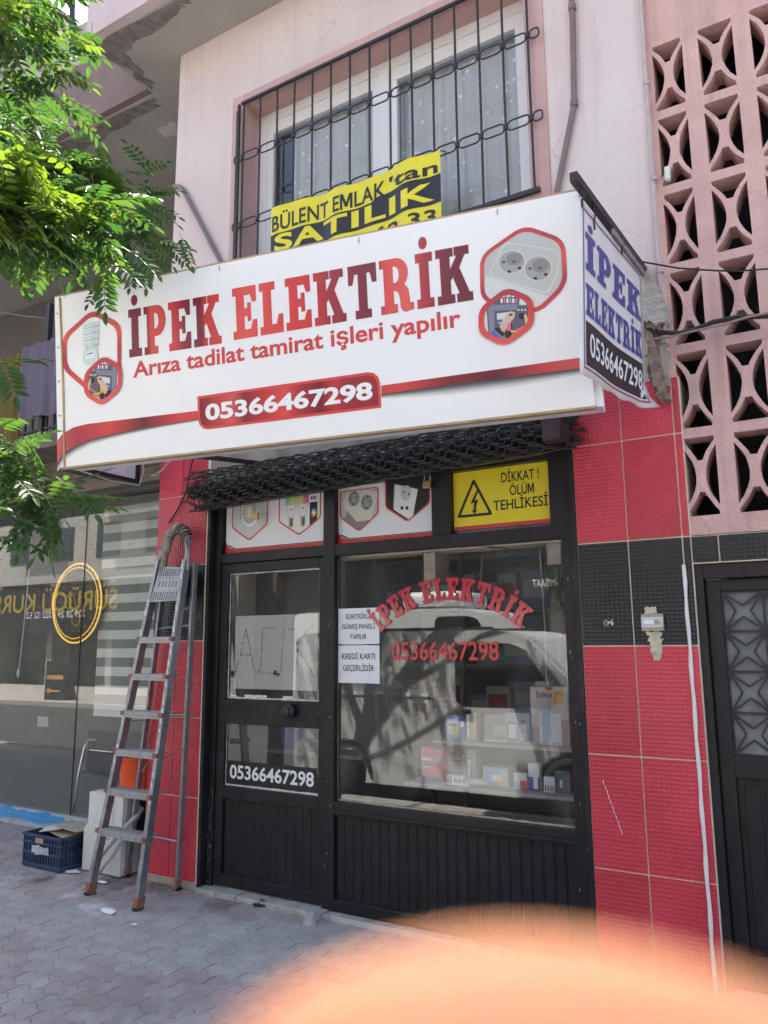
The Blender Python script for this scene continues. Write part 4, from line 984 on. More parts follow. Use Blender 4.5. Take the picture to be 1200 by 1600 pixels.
br_ = MB(); br_.bar(pa.lerp(pb_, .45)+Vector((.012,0,-.035)), pb_+Vector((.012,.02,-.035)), .012, .03); br_.build('strap', mat('torn_strap', (.25,.24,.24), .7, var=.3, scale=20), sbar)

# ================================================================== ROLLED-UP SHUTTER
sh_ = thing('rolled_shutter', 'black lattice roller shutter rolled up under the sign board', 'shutter', (-2.8, -.10, 3.0))
X0, X1 = -4.40, -1.30
def RCZ(x): return 3.000+.055*(x-X0)/(X1-X0)
def RCR(x): return 1.0-.26*(x-X0)/(X1-X0)
RCY = -.095
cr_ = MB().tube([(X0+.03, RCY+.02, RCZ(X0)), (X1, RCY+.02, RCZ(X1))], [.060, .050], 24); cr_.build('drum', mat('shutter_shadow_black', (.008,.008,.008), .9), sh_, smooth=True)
lat = MB(); per = .150
for layer, (rad, nrow, off) in enumerate(((.158, 15, 0), (.132, 14, .4))):
    for k in range(nrow):
        th = 2*math.pi*(k+off)/nrow; pts = []; x = X0+rnd.uniform(0, .05) + (.0 if layer == 0 else .04); s = 1 if k % 2 else -1
        dth = 2*math.pi/nrow*.66
        while x < X1-.02:
            for (dx, sg_) in ((.0, 1), (.062, 1), (.075, -1), (.137, -1)):
                rr = (rad+rnd.uniform(-.004, .004)+.008*mnoise.noise(Vector((x*2.2, k*.7, layer*3.0))))*RCR(x); t2 = th+s*sg_*dth*.5+rnd.uniform(-.02,.02)+.05*mnoise.noise(Vector((x*1.4, k*1.1, 2+layer))); pts.append((x+dx, RCY-rr*.62*math.cos(t2), RCZ(x)+rr*math.sin(t2)))
            x += per
        lat.tube(pts, .0062, 5)
lat.build('lattice', mat('dusty_lattice_iron', (.030,.027,.025), .55, var=.5, scale=25, bump=.3, bscale=60, stain=.5, stain_col=(.10,.08,.065)), sh_, smooth=True)
br2 = MB().bar((-4.235, -.05, 2.872), (-1.30, -.05, 2.968), .05, .055).box(-4.30, -4.20, -.06, .0, 2.86, 2.90); br2.build('bottom_rail', BLACK, sh_, bevel=.004)
ep = MB(); ep.prism(round_poly([(-.26, 2.98), (.02, 2.95), (.02, 3.20), (-.24, 3.20)], .05, 4), lambda u, v: (-1.298, u, v), lambda u, v: (-1.288, u, v)); ep.prism(round_poly([(-.25,2.96),(-.13,2.96),(-.13,3.16),(-.25,3.16)], .04, 4), lambda u, v: (-1.40, u+.02, v), lambda u, v: (-1.298, u+.02, v))
ep.build('end_bracket', mat('dark_maroon_metal', (.05,.03,.035), .6, var=.2), sh_)
# guide rails for the shutter
# ================================================================== SHOP FRONT
sf_ = thing('shop_facade', 'black painted metal and glass shop front with a ribbed lower panel', 'shop front', (-2.8, .08, 0))
FM = MB()
fy0, fy1 = .055, .13
FM.box(-4.262, -4.180, fy0, fy1, .03, 3.0).box(-1.405, -1.290, fy0, fy1, .024, 3.0)
FM.box(-4.262, -4.232, -.012, fy0-.002, .03, 2.86).box(-1.320, -1.2905, -.010, fy0-.002, .024, 2.93)
FM.box(-3.180, -3.080, fy0, fy1, .03, 2.945)
FM.box(-4.180, -1.405, fy0+.002, fy1, 2.945, 3.0)
FM.box(-4.180, -3.180, fy0+.003, fy1, 2.425, 2.505).box(-3.080, -1.405, fy0+.003, fy1, 2.420, 2.505)
FM.box(-2.290, -2.150, fy0+.001, fy1, 2.505, 2.945)
for (a, b) in ((-4.18,-3.18),(-3.08,-2.29),(-2.15,-1.405)): FM.box(a, b, fy0+.004, fy1, 2.925, 2.945)
FM.box(-3.080, -1.405, fy0+.003, fy1, .640, .728).box(-3.080, -1.405, fy0+.003, fy1, .03, .105)
FM.box(-3.090, -1.400, fy0-.012, fy0, .652, .672)
FM.box(-1.470, -1.405, fy0+.002, fy1, 2.505, 2.925)
FM.build('frame', BLACK, sf_, bevel=.004)
def ribbed(name, x0, x1, z0, z1, y, parent, n):
    mb = MB(); prof = []
    for k in range(n):
        a = x0+(x1-x0)*k/n; b = x0+(x1-x0)*(k+1)/n; wd = b-a
        prof += [(a, y+.008), (a+.006, y+.008), (a+.013, y), (b-.007, y), (b-.001, y+.007)]
    prof.append((x1, y+.008)); nv = len(prof)
    mb.add([(p[0], p[1], z0) for p in prof]+[(p[0], p[1], z1) for p in prof]+[(x0, y+.03, z0), (x1, y+.03, z0), (x1, y+.03, z1), (x0, y+.03, z1)], [(i, i+1, nv+i+1, nv+i) for i in range(nv-1)]+[(2*nv, 2*nv+1, 2*nv+2, 2*nv+3)])
    return mb.build(name, BLACK, parent)
ribbed('kick_panel', -3.080, -1.405, .105, .640, .082, sf_, 24)
MB().box(-3.080, -1.405, .100, .106, .728, 2.420).build('window_pane', GLASS, sf_)
for (a, b) in ((-4.18,-3.18),(-3.08,-2.29),(-2.15,-1.47)): MB().box(a, b, .112, .116, 2.505, 2.925).build('transom_pane', mat('transom_dark_glass', (.03,.03,.035), .1), sf_)
# door leaf
dl = MB(); dy0, dy1 = .070, .118
dl.box(-4.176, -4.102, dy0, dy1, .045, 2.420).box(-3.222, -3.184, dy0, dy1, .045, 2.420)
dl.box(-4.102, -3.222, dy0, dy1, 2.345, 2.420).box(-4.102, -3.222, dy0, dy1, 1.200, 1.385).box(-4.102, -3.222, dy0, dy1, .655, .745).box(-4.102, -3.222, dy0, dy1, .045, .125)
dlo = dl.build('door', BLACK, sf_, bevel=.004)
ribbed('door_panel', -4.102, -3.222, .125, .655, .092, dlo, 12)
MB().box(-4.102, -3.222, .098, .103, 1.385, 2.345).build('door_pane', GLASS, dlo); MB().box(-4.102, -3.222, .098, .103, .745, 1.200).build('door_pane', GLASS, dlo)
hk_ = MB().lathe((-3.46, .07, 1.315), [(.020,0),(.020,.018),(.050,.022),(.052,.05),(.036,.062),(.0345,.078),(.02,.082)], 18, ax=(Vector((1,0,0)), Vector((0,0,1)), Vector((0,-1,0)))); hk_.build('door_knob', IRON, dlo, smooth=True)
hk_ = MB().lathe((-3.215, .07, 1.31), [(.02,0),(.02,.006),(.012,.008)], 14, ax=(Vector((1,0,0)), Vector((0,0,1)), Vector((0,-1,0)))); hk_.build('door_lock', IRON, dlo); MB().box(-3.20, -3.185, .055, .07, 2.02, 2.06).build('hinge', IRON, dlo)
pu = MB()
def putty(a, b, th, seed):
    a, b = Vector(a), Vector(b); n = 26; d = b-a; perp = Vector((-d.z, 0, d.x)).normalized(); top = []; bot = []
    for k in range(n+1):
        p = a+d*(k/n); w1 = th*(.35+1.1*abs(mnoise.noise(Vector((k*.55, seed, 0))))); top.append(p+perp*w1*.6); bot.append(p-perp*w1*.6)
    b0 = len(pu.v); pu.v += [Vector((p.x, .0965, p.z)) for p in top+bot]
    for k in range(n): pu.f.append([b0+k, b0+k+1, b0+n+2+k, b0+n+1+k]); pu.m.append(0)
putty((-4.097,0,1.392), (-4.097,0,2.338), .014, 1); putty((-4.10,0,2.340), (-3.226,0,2.338), .016, 2); putty((-3.229,0,1.39), (-3.229,0,2.34), .010, 3); putty((-4.098,0,1.391), (-3.226,0,1.392), .020, 4)
putty((-4.096,0,.75), (-4.096,0,1.195), .008, 5); putty((-3.229,0,.75), (-3.229,0,1.195), .014, 6); putty((-4.1,0,.752), (-3.226,0,.751), .020, 7)
pu.build('putty_line', mat('white_putty', (.66,.65,.62), .8, var=.1, scale=20), dlo, recalc=False)
pu = MB(); putty((-3.073,0,.735), (-1.41,0,.733), .020, 8); putty((-1.412,0,.74), (-1.412,0,1.6), .007, 9); putty((-3.073,0,.74), (-3.073,0,2.4), .006, 11); putty((-3.07,0,2.413), (-1.41,0,2.414), .006, 12)
pu.build('putty_line', mat('tan_putty', (.40,.33,.26), .85, var=.3, scale=15), sf_, recalc=False)
chp = MB(); cy_ = fy0-.0012
for k in range(46):
    side = rnd.random(); x, z = (rnd.uniform(-4.228,-4.185), rnd.uniform(.05,.75)**1.0) if side < .5 else ((rnd.uniform(-1.40,-1.325), rnd.uniform(.1,2.3)) if side < .8 else (rnd.uniform(-3.175,-3.085), rnd.uniform(.1,2.4)))
    w_, h_ = rnd.uniform(.001,.004), rnd.uniform(.003,.016)*(2.2 if side < .3 else 1); q = [(x+w_*rnd.uniform(.4,1.2)*math.cos(a), cy_, z+h_*rnd.uniform(.5,1.1)*math.sin(a)) for a in (.2,1.3,2.5,3.6,4.7,5.6)]
    chp.add(q, [tuple(range(6))])
chp.build('paint_chip', mat('chipped_primer', (.42,.38,.36), .8, var=.3, scale=40), sf_, recalc=False)
# vinyl letters on the big pane (part of the pane's shop front)
vl = MB()
A0, A1, AC_ = math.radians(158), math.radians(22), None
pL, pM, pR = P(596,988,.098), P(705,938,.098), P(812,983,.098)
# circle through the three measured baseline points
def circ(a, b, c):
    ax, ay, bx_, by, cx, cy = a.x, a.z, b.x, b.z, c.x, c.z; d = 2*(ax*(by-cy)+bx_*(cy-ay)+cx*(ay-by))
    ux = ((ax*ax+ay*ay)*(by-cy)+(bx_*bx_+by*by)*(cy-ay)+(cx*cx+cy*cy)*(ay-by))/d; uy = ((ax*ax+ay*ay)*(cx-bx_)+(bx_*bx_+by*by)*(ax-cx)+(cx*cx+cy*cy)*(bx_-ax))/d
    return ux, uy, math.hypot(ax-ux, ay-uy)
ux, uy, ur = circ(pL, pM, pR); aL = math.atan2(pL.z-uy, pL.x-ux); aR = math.atan2(pR.z-uy, pR.x-ux)
def onarc(t, v, h=.0935):
    a = aL+(aR-aL)*t; r = ur+v*.150; return (ux+r*math.cos(a), h, uy+r*math.sin(a))
slab_text(vl, 'İPEK ELEKTRİK', onarc, gap=.12, space=.32)
slab_z = vl.build('lettering', ramp_mat('red_vinyl_blend', [(0,(.62,.14,.13)),(.45,(.52,.03,.05)),(1,(.50,.01,.03))], 2, (1.95, 2.25), .4), sf_, recalc=False)
vl = MB(); a_, b_ = P(613,1031,.098), P(780,1031,.098); put_text(vl, '05366467298', lambda u, v: (u, .0935, v), a_.x, b_.x, a_.z, .118, .012); vl.build('lettering', mat('red_vinyl', (.60,.06,.06), .4, var=.03), sf_, recalc=False)

# ================================================================== POSTERS AND NOTICES (flat sheets on the front)
def FP(y): return lambda u, v: Vector((u, y, v))
def poster(name, label, x0, x1, z0, z1, m, y=.108, th=.002, cat='poster', group=None):
    t = thing(name, label, cat, ((x0+x1)/2, y, z0), group)
    MB().box(x0, x1, y-th, y, z0, z1).build('sheet', m, t); return t
YP = .108
def hexwin(t, pts, x0, x1, z0, z1, picm, draw):
    pass
def in_rect(px0, px1, pz0, pz1): return lambda u, v: (px0+(px1-px0)*u, pz0+(pz1-pz0)*v)
def poster_hex(t, cx, zt, zb, w_, fill, extra):
    """downward pointed red outline of a product picture; extra draws on (u,v) in metres"""
    o = round_poly([(cx-w_/2, zt), (cx-w_/2, zb+.12), (cx, zb), (cx+w_/2, zb+.12), (cx+w_/2, zt)], .03, 4)
    mb = MB(); mb.poly([o, round_poly(shrink(o, .012), .0, 1)[::-1]], FP(YP-.0042)); mb.build('red_outline', REDI, t, recalc=False)
    win_ = shrink(o, .010); hull = [(cx-w_/2+.01, zt-.01), (cx-w_/2+.01, zb+.125), (cx, zb+.014), (cx+w_/2-.01, zb+.125), (cx+w_/2-.01, zt-.01)]
    p = MB(); h = [YP-.0026]
    def dp(pts, mi):
        s = clip_poly(list(pts), hull); h[0] -= .00006
        if len(s) >= 3: p.poly([s], FP(h[0]), mi)
    dp([(cx-w_, zt), (cx-w_, zb-.1), (cx+w_, zb-.1), (cx+w_, zt)], fill); extra(dp, cx, zt, zb); p.build('printed_picture', PM2, t, recalc=False)
PM2 = [WHITE, LGREY2, LGREY, GREYI, DGREY, INK, CREAMI, REDI, ORI, GREENI, TEALI, BLUEI, PURI, MGREY, YELLOW, ramp_mat('bulb_glow_print', [(0,(.25,.55,.65)),(.3,(.25,.60,.35)),(.6,(.70,.65,.20)),(1,(.75,.50,.15))], 0, (.103,.213)), ramp_mat('bulb_spectrum_print', [(0,(.25,.55,.45)),(.35,(.70,.65,.2)),(.65,(.70,.2,.15)),(1,(.55,.15,.55))], 0, (.216,.326))]
def red_foot(t, x0, x1, z0, rev=False):
    mb = MB(); mb.poly([[(x0, z0), (x1, z0), (x1, z0+.030), (x0+.10, z0+.030), (x0+.03, z0+.05), (x0, z0+.10)]], FP(YP-.0024), 0); mb.build('red_foot', REDI, t, recalc=False)
    mb = MB(); mb.poly([[(x0+.02, z0+.06), (x0+.10, z0+.031), (x1, z0+.031), (x1, z0+.037), (x0+.105, z0+.037), (x0+.03, z0+.07)]], FP(YP-.0027), 0); mb.build('black_line', INK, t, recalc=False)
t1 = poster('product_poster', 'white poster with a round downlight and coloured bulbs above the glazed door', -4.168, -3.182, 2.508, 2.928, WHITE)
red_foot(t1, -4.168, -3.182, 2.508)
def downlight(dp, cx, zt, zb):
    z = (zt+zb)/2+.03
    for (rx, rz, mi, dx) in ((.098,.125,1,0),(.092,.118,0,.004),(.068,.092,3,-.006),(.058,.080,2,-.010),(.045,.05,6,-.012),(.026,.034,0,-.010),(.014,.024,14,-.034)): dp(ell(cx+dx, z, rx, rz, 22), mi)
    for k in range(4): dp([(cx-.098, z+.04-k*.03), (cx-.088, z+.04-k*.03), (cx-.088, z+.055-k*.03), (cx-.10, z+.055-k*.03)], 4)
poster_hex(t1, -3.925, 3.0, 2.595, .37, 1, downlight)
def bulbs(dp, cx, zt, zb):
    for i, x in enumerate((cx-.085, cx+.028)):
        dp([(x-.052, 2.845), (x+.058, 2.845), (x+.058, 2.93), (x-.052, 2.93)], 15+i)
        dp([(x-.052, 2.845), (x+.058, 2.845), (x+.030, 2.74), (x-.022, 2.74)], 1); dp([(x-.040, 2.84), (x+.048, 2.84), (x+.024, 2.75), (x-.016, 2.75)], 0)
        dp([(x-.008, 2.80), (x+.016, 2.80), (x+.016, 2.815), (x-.008, 2.815)], 3)
        dp([(x-.016, 2.74), (x+.024, 2.74), (x+.022, 2.675), (x-.014, 2.675)], 4); dp([(x-.010, 2.735), (x-.002, 2.735), (x-.002, 2.68), (x-.010, 2.68)], 2); dp([(x-.012, 2.675), (x+.02, 2.675), (x+.004, 2.655)], 14)
    dp([(cx+.095, 2.665), (cx+.165, 2.690), (cx+.165, 2.845), (cx+.095, 2.845)], 5)
    for k, mi in enumerate((9, 10, 12, 7, 8, 14)): dp([(cx+.13+.026*math.cos(a), 2.765+.032*math.sin(a)) for a in [k*1.047+j*.35 for j in range(4)]]+[(cx+.13, 2.765)], mi)
    dp(ell(cx+.13, 2.765, .012, .015, 12), 0)
    for k in range(3): dp([(cx+.105+k*.018, 2.865), (cx+.118+k*.018, 2.865), (cx+.118+k*.018, 2.89), (cx+.105+k*.018, 2.89)], 4)
poster_hex(t1, -3.435, 3.0, 2.60, .40, 0, bulbs)
t2 = poster('product_poster', 'white poster of a twin socket and a charging socket above the big pane', -3.084, -2.292, 2.508, 2.928, WHITE)
red_foot(t2, -3.084, -2.292, 2.508)
def sock2(dp, cx, zt, zb):
    dp([(cx-.17, 2.60), (cx, 2.56), (cx+.12, 2.66), (cx-.1, 2.75)], 13)
    dp([(cx-.15, 2.80), (cx-.07, 2.92), (cx+.165, 2.86), (cx+.10, 2.665), (cx-.02, 2.66)], 6); dp([(cx-.14, 2.80), (cx-.065, 2.91), (cx+.155, 2.855), (cx+.085, 2.68)], 1)
    for (x, z) in ((cx-.045, 2.835), (cx+.065, 2.795)):
        dp(ell(x, z, .050, .058, 18), 3); dp(ell(x+.003, z-.002, .044, .051, 18), 13); dp(ell(x+.006, z, .03, .034, 14), 3)
        for (a, b) in ((-.03, .0), (.022, .004), (0, -.042), (.01, .044)): dp(ell(x+a, z+b, .006, .007, 8), 5)
poster_hex(t2, -2.90, 2.90, 2.585, .335, 2, sock2)
def sock1(dp, cx, zt, zb):
    dp([(cx-.105, 2.905), (cx+.075, 2.85), (cx+.045, 2.645), (cx-.115, 2.725)], 3); dp([(cx-.10, 2.90), (cx+.085, 2.845), (cx+.03, 2.625), (cx-.11, 2.72)], 0)
    dp(ell(cx-.010, 2.83, .042, .055, 18), 2); dp(ell(cx-.006, 2.828, .036, .048, 18), 1)
    for (a, b) in ((-.02, .008), (.016, -.01)): dp(ell(cx-.006+a, 2.828+b, .007, .009, 8), 5)
    for x in (cx-.055, cx-.015): dp([(x, 2.735-(x-cx)*.1), (x+.022, 2.728-(x-cx)*.1), (x+.022, 2.705-(x-cx)*.1), (x, 2.712-(x-cx)*.1)], 5)
poster_hex(t2, -2.50, 2.99, 2.62, .36, 5, sock1)
t3 = poster('warning_sign', 'yellow danger of death electricity warning sign with black triangle', -2.146, -1.474, 2.556, 2.924, YELLOW)
mb = MB(); o = [(-2.125, 2.615), (-1.865, 2.615), (-1.995, 2.875)]; mb.poly([round_poly(o, .02, 3), round_poly([(-2.096, 2.633), (-1.894, 2.633), (-1.995, 2.836)], .008, 3)[::-1]], FP(YP-.0035))
mb.poly([[(-1.975,2.79),(-2.022,2.705),(-1.995,2.708),(-2.004,2.655),(-2.018,2.655),(-1.992,2.632),(-1.975,2.660),(-1.988,2.658),(-1.966,2.726),(-1.992,2.722),(-1.960,2.79)]], FP(YP-.0035))
mb.build('triangle', INK, t3, recalc=False)
mb = MB()
for (s, x0, x1, z) in (('DİKKAT !', -1.800, -1.545, 2.820), ('ÖLÜM', -1.745, -1.580, 2.730), ('TEHLİKESİ', -1.860, -1.492, 2.640)): put_text(mb, s, FP(YP-.0035), x0, x1, z, .066, .014)
mb.build('lettering', INK, t3, recalc=False)
mb = MB().box(-2.146, -1.474, YP-.004, YP, 2.530, 2.5555); mb.build('red_foot', REDI, t3)
YG = .0955
def notice(label, x0, x1, z0, z1, lines):
    t = poster('notice', label, x0, x1, z0, z1, PAPER, YG+.0035, .0012, 'notice'); mb = MB()
    for (s, a, b, z, c) in lines: put_text(mb, s, FP(YG), a, b, z, c, .004)
    mb.build('lettering', INK, t, recalc=False)
notice('upper white paper notice about solar panels stuck inside the big pane', -3.072, -2.732, 1.790, 2.040, [('ELEKTRİKLİ', -3.005, -2.805, 1.965, .034), ('GÜNEŞ PANELİ', -3.04, -2.765, 1.895, .034), ('YAPILIR', -2.975, -2.835, 1.825, .034)])
notice('lower white paper notice about credit cards inside the big pane', -3.072, -2.732, 1.522, 1.780, [('KREDİ KARTI', -3.04, -2.765, 1.685, .040), ('GEÇERLİDİR', -3.03, -2.775, 1.605, .040)])
t5 = poster('number_sticker', 'black sticker with a white phone number low on the door glass', -4.085, -3.250, .762, .927, INK, .0965, .0012, 'sticker')
mb = MB(); put_text(mb, '05366467298', FP(.0935), -4.055, -3.275, .800, .098, .022); mb.build('lettering', WHITE, t5, recalc=False)
# sheet hanging inside the door glass with a string drooping over it
t6 = thing('hanging_sheet', 'grey white card with a dark wire pinned over it behind the door glass', 'card', (-3.67, .13, 1.46))
MB().box(-4.062, -3.275, .125, .128, 1.458, 2.012).build('card', mat('off_white_card', (.66,.65,.62), .7, var=.04, scale=2), t6)
mb = MB()
def wire(pts):
    for (a, b) in zip(pts[:-1], pts[1:]):
        n = max(1, int(math.hypot(b[0]-a[0], b[1]-a[1])/.022))
        for k in range(n):
            if rnd.random() < .12: continue
            p, q = [Vector((a[0]+(b[0]-a[0])*t+rnd.uniform(-.002,.002), .118, a[1]+(b[1]-a[1])*t)) for t in (k/n, (k+.85)/n)]; mb.tube([p, q], rnd.uniform(.0012, .0028), 5)
wire([(-4.06,1.56),(-4.0,1.70),(-3.965,1.86),(-3.95,1.915),(-3.94,1.88),(-3.90,1.74),(-3.86,1.60),(-3.84,1.575),(-3.80,1.60),(-3.79,1.70),(-3.785,1.91),(-3.72,1.915),(-3.665,1.92)]); wire([(-4.0,1.715),(-3.89,1.712)])
wire([(-3.79,1.58),(-3.60,1.575),(-3.595,1.75),(-3.595,1.88),(-3.54,1.905),(-3.47,1.90),(-3.455,1.80),(-3.45,1.56)]); wire([(-3.45,1.79),(-3.36,1.90),(-3.30,1.93)]); wire([(-3.45,1.76),(-3.37,1.66),(-3.29,1.55)])
for (x, z) in ((-3.66,1.575),(-3.63,1.57),(-3.655,1.59),(-3.46,1.80),(-3.45,1.745)): mb.ball((x, .117, z), .011, 6)
mb.build('wire', CABLE, t6)
def padlock(label, x, y, z, s=1.0):
    t = thing('padlock', label, 'padlock', (x, y, z))
    MB().box(x-.026*s, x+.026*s, y-.012, y+.012, z-.045*s, z).build('lock_body', BRASS, t, bevel=.004)
    MB().tube([(x-.017*s, y, z-.005), (x-.017*s, y, z+.04*s)] + [(x-.017*s*math.cos(R(a)), y, z+.04*s+.017*s*math.sin(R(a))) for a in range(30, 180, 30)] + [(x+.017*s, y, z+.04*s), (x+.017*s, y, z-.005)], .0045*s, 6).build('shackle', STEEL, t, smooth=True)
padlock('open brass padlock hanging in front of the downlight poster', -3.795, .02, 2.795, 1.15); padlock('brass padlock hanging between the socket poster and the yellow warning sign', -2.300, .02, 2.875, 1.15)

# ================================================================== LADDER
ld = thing('step_ladder', 'tall scuffed aluminium step ladder with a rag wrapped round its top bow', 'ladder', (-4.62, -.25, 0))
def V3(*a): return Vector(a)
FLb, FRb = V3(-4.893,-.445,.0), V3(-4.322,-.503,.0)
FLt, FRt = V3(-4.655,-.125,2.47), V3(-4.335,-.150,2.45)
BLb, BRb = V3(-4.995,-.015,.0), V3(-4.400,-.060,.0); BLt, BRt = V3(-4.630,-.085,2.40), V3(-4.300,-.095,2.43)
rl = MB()
for a, b in ((FLb, FLt), (FRb, FRt)): rl.bar(a, b, .030, .062, up=(0,-1,.15)).bar(a+V3(0,-.032,.0), b+V3(0,-.032,0), .036, .006, up=(0,-1,.15))
rl.build('front_rail', ALU, ld, bevel=.003)
rl = MB()
for a, b in ((BLb, BLt), (BRb, BRt)): rl.bar(a, b, .024, .045, up=(0,-1,0))
rl.build('rear_rail', ALU, ld, bevel=.003)
bw = MB(); bpts = [FLt-V3(.004,0,.08), FLt, FLt+V3(.03,.01,.12), FLt+V3(.07,.015,.19), FLt+V3(.13,.015,.235), V3(-4.47,-.12,2.715), FRt+V3(-.05,.015,.225), FRt+V3(-.012,.012,.16), FRt+V3(.003,.005,.06), FRt-V3(0,0,.08)]
bw.tube(bpts, [.024]*len(bpts), 8); bw.build('top_bow', ALU, ld, smooth=True)
rg = MB(); rp_ = [bpts[2]+V3(.02,-.01,-.05), bpts[3], bpts[4], bpts[5], bpts[6], bpts[7]]; 
path = []
for i in range(len(rp_)-1):
    for k in range(6): path.append(rp_[i].lerp(rp_[i+1], k/6))
rg.tube(path, [.038+.012*mnoise.noise(Vector((i*.7, 0, 0)))+.006*(i % 2) for i in range(len(path))], 10)
rg.tube([bpts[3]+V3(.03,-.02,-.02), bpts[2]+V3(.045,-.03,-.06), bpts[2]+V3(.04,-.03,-.13), bpts[2]+V3(.02,-.03,-.21), bpts[2]+V3(.0,-.03,-.24)], [.03,.034,.026,.034,.012], 8)
rg.build('rag_wrap', RAG, ld, smooth='all')
rg = MB()
for i in (20, 22, 24, 26, 28):
    if i < len(path):
        d = (path[min(i+1, len(path)-1)]-path[i-1]).normalized(); rg.tube([path[i]-d*.006, path[i]+d*.006], .048, 10)
rg.tube([path[-1], path[-1]+V3(.03,-.04,-.03), path[-1]+V3(.05,-.03,-.08)], .005, 5)
rg.build('black_tape', CABLE, ld)
nst = 6
def frail(s, z):
    a, b = (FLb, FLt) if s < 0 else (FRb, FRt); return a+(b-a)*((z-a.z)/(b.z-a.z))
szs = [.455, .735, 1.015, 1.295, 1.570, 1.850]
for z in szs:
    a, b = frail(-1, z), frail(1, z); s_ = MB(); s_.box(a.x+.012, b.x-.012, a.y-.055, a.y+.055, z-.006, z+.004).box(a.x+.012, b.x-.012, a.y-.060, a.y-.054, z-.042, z+.004)
    for k in range(4): s_.box(a.x+.012, b.x-.012, a.y-.045+k*.026, a.y-.035+k*.026, z+.0045, z+.007)
    st_o = s_.build('step', ALU2, ld, bevel=.0015)
    c_ = MB(); c_.box(a.x-.020, a.x+.016, a.y-.064, a.y-.030, z-.025, z+.006).box(b.x-.016, b.x+.020, b.y-.062, b.y-.028, z-.025, z+.006); build_each(c_, 'plastic_cap', ORANGE_CAP, st_o, bevel=.003)
    d_ = MB()
    for k in range(7): xx = a.x+.06+(b.x-a.x-.12)*k/6; d_.prism(ell(xx, z-.022, .006, .006, 8), lambda u, v: (u, a.y-.0602, v), lambda u, v: (u, a.y-.0625, v))
    d_.build('rivet', ALU, st_o)
pf = MB(); a, b = frail(-1, 2.13), frail(1, 2.13); c, d = FLt+V3(.03,.0,-.06), FRt+V3(-.02,.0,-.06)
pq = [a+V3(.012,-.03,0), b+V3(-.012,-.03,0), d+V3(0,-.03,0), c+V3(0,-.03,0)]; nrm = (pq[1]-pq[0]).cross(pq[3]-pq[0]).normalized()
if nrm.y > 0: nrm = -nrm
def PQ(u, v, h=0): return pq[0].lerp(pq[1], u).lerp(pq[3].lerp(pq[2], u), v)+nrm*h
pf.prism([(0,0),(1,0),(1,1),(0,1)], lambda u, v: PQ(u, v, 0), lambda u, v: PQ(u, v, -.02))
for k in range(11):
    for (v0_, v1_) in ((.05,.27),(.74,.95)): u = .08+.84*k/10; pf.prism([(u-.02,v0_),(u+.02,v0_),(u+.02,v1_),(u-.02,v1_)], lambda x, y: PQ(x, y, .006), lambda x, y: PQ(x, y, 0))
for v in (.32, .68): pf.prism([(.06,v-.006),(.94,v-.006),(.94,v+.006),(.06,v+.006)], lambda x, y: PQ(x, y, .005), lambda x, y: PQ(x, y, 0))
for k in range(6): u = .16+.68*k/5; pf.prism([(u-.035,.42),(u+.02,.42),(u+.035,.58),(u-.01,.58)], lambda x, y: PQ(x, y, .005), lambda x, y: PQ(x, y, 0))
pf.build('platform', ALU2, ld)
cb = MB(); 
for t in (.14, .52, .80): cb.cyl(BLb.lerp(BLt, t), BRb.lerp(BRt, t), .009, 8)
cb.bar(frail(-1, 1.22)+V3(0,.03,0), BLb.lerp(BLt, .50), .014, .004); cb.bar(frail(1, .98)+V3(.01,.03,0), BRb.lerp(BRt, .42), .014, .004); cb.bar(frail(1, 2.06)+V3(.01,.02,0), BRb.lerp(BRt, .86)+V3(.0,0,0), .012, .02)
build_each(cb, 'brace', ALU, ld)
for q, r_, s in ((FLb, FLt, 1.0), (FRb, FRt, 1.0), (BLb, BLt, .8), (BRb, BRt, .8)):
    d = (r_-q).normalized(); f_ = MB(); f_.bar(q+d*.005, q+d*.085, .042*s, .075*s, up=(0,-1,.1)); f_.build('rubber_foot', ORANGE_CAP, ld, bevel=.006)
    f_ = MB(); f_.box(q.x-.02, q.x+.02, q.y-.036*s, q.y+.034*s, 0.0, .022)
    f_.build('sole', CABLE, ld)
pa_ = MB()
for k in range(34):
    s = rnd.choice((-1, 1, 1)); z = rnd.uniform(.6, 2.4); c = frail(s, z); w_ = rnd.uniform(.004, .012); h_ = rnd.uniform(.012, .05)
    pa_.add([(c.x-w_*.9+.002, c.y-.0372, z-h_), (c.x+w_, c.y-.0372, z-h_*.6), (c.x+w_*.7, c.y-.0372+.13*h_*0, z+h_), (c.x-w_, c.y-.0372, z+h_*.5)], [(0,1,2,3)])
pa_.build('paint_splash', WHITEP, ld, recalc=False)

# ================================================================== AIR CONDITIONER, BUCKET, CRATE
ac = thing('air_conditioner', 'old off white air conditioner outdoor unit standing behind the ladder', 'air conditioner', (-5.2, .1, 0))
AB = MB(); pr = [(-5.445,.012),(-5.0,.012),(-5.0,.615),(-5.40,.615),(-5.40,.38),(-5.445,.33)]
AB.prism(pr, lambda u, v: (u, -.085, v), lambda u, v: (u, .21, v)); AB.box(-5.36, -5.10, -.092, -.084, .40, .58).box(-5.37, -5.06, -.088, -.084, .06, .36)
AB.build('casing', ACW, ac, bevel=.012, seg=3)
AS = MB().box(-4.999, -4.988, -.06, .19, .05, .60); AS.build('side_panel', mat('grey_side_panel', (.50,.49,.46), .5, var=.08), ac, bevel=.003)
AS = MB().box(-4.987, -4.983, .03, .15, .30, .56); AS.build('valve_recess', BLACKM, ac)
AS = MB().box(-5.17, -5.05, -.0965, -.0925, .27, .385); AS.build('rating_label', PAPER, ac)
AS = MB()
for k in range(5): AS.box(-5.16, -5.06-.02*(k % 2), -.0975, -.0967, .355-.02*k, .363-.02*k)
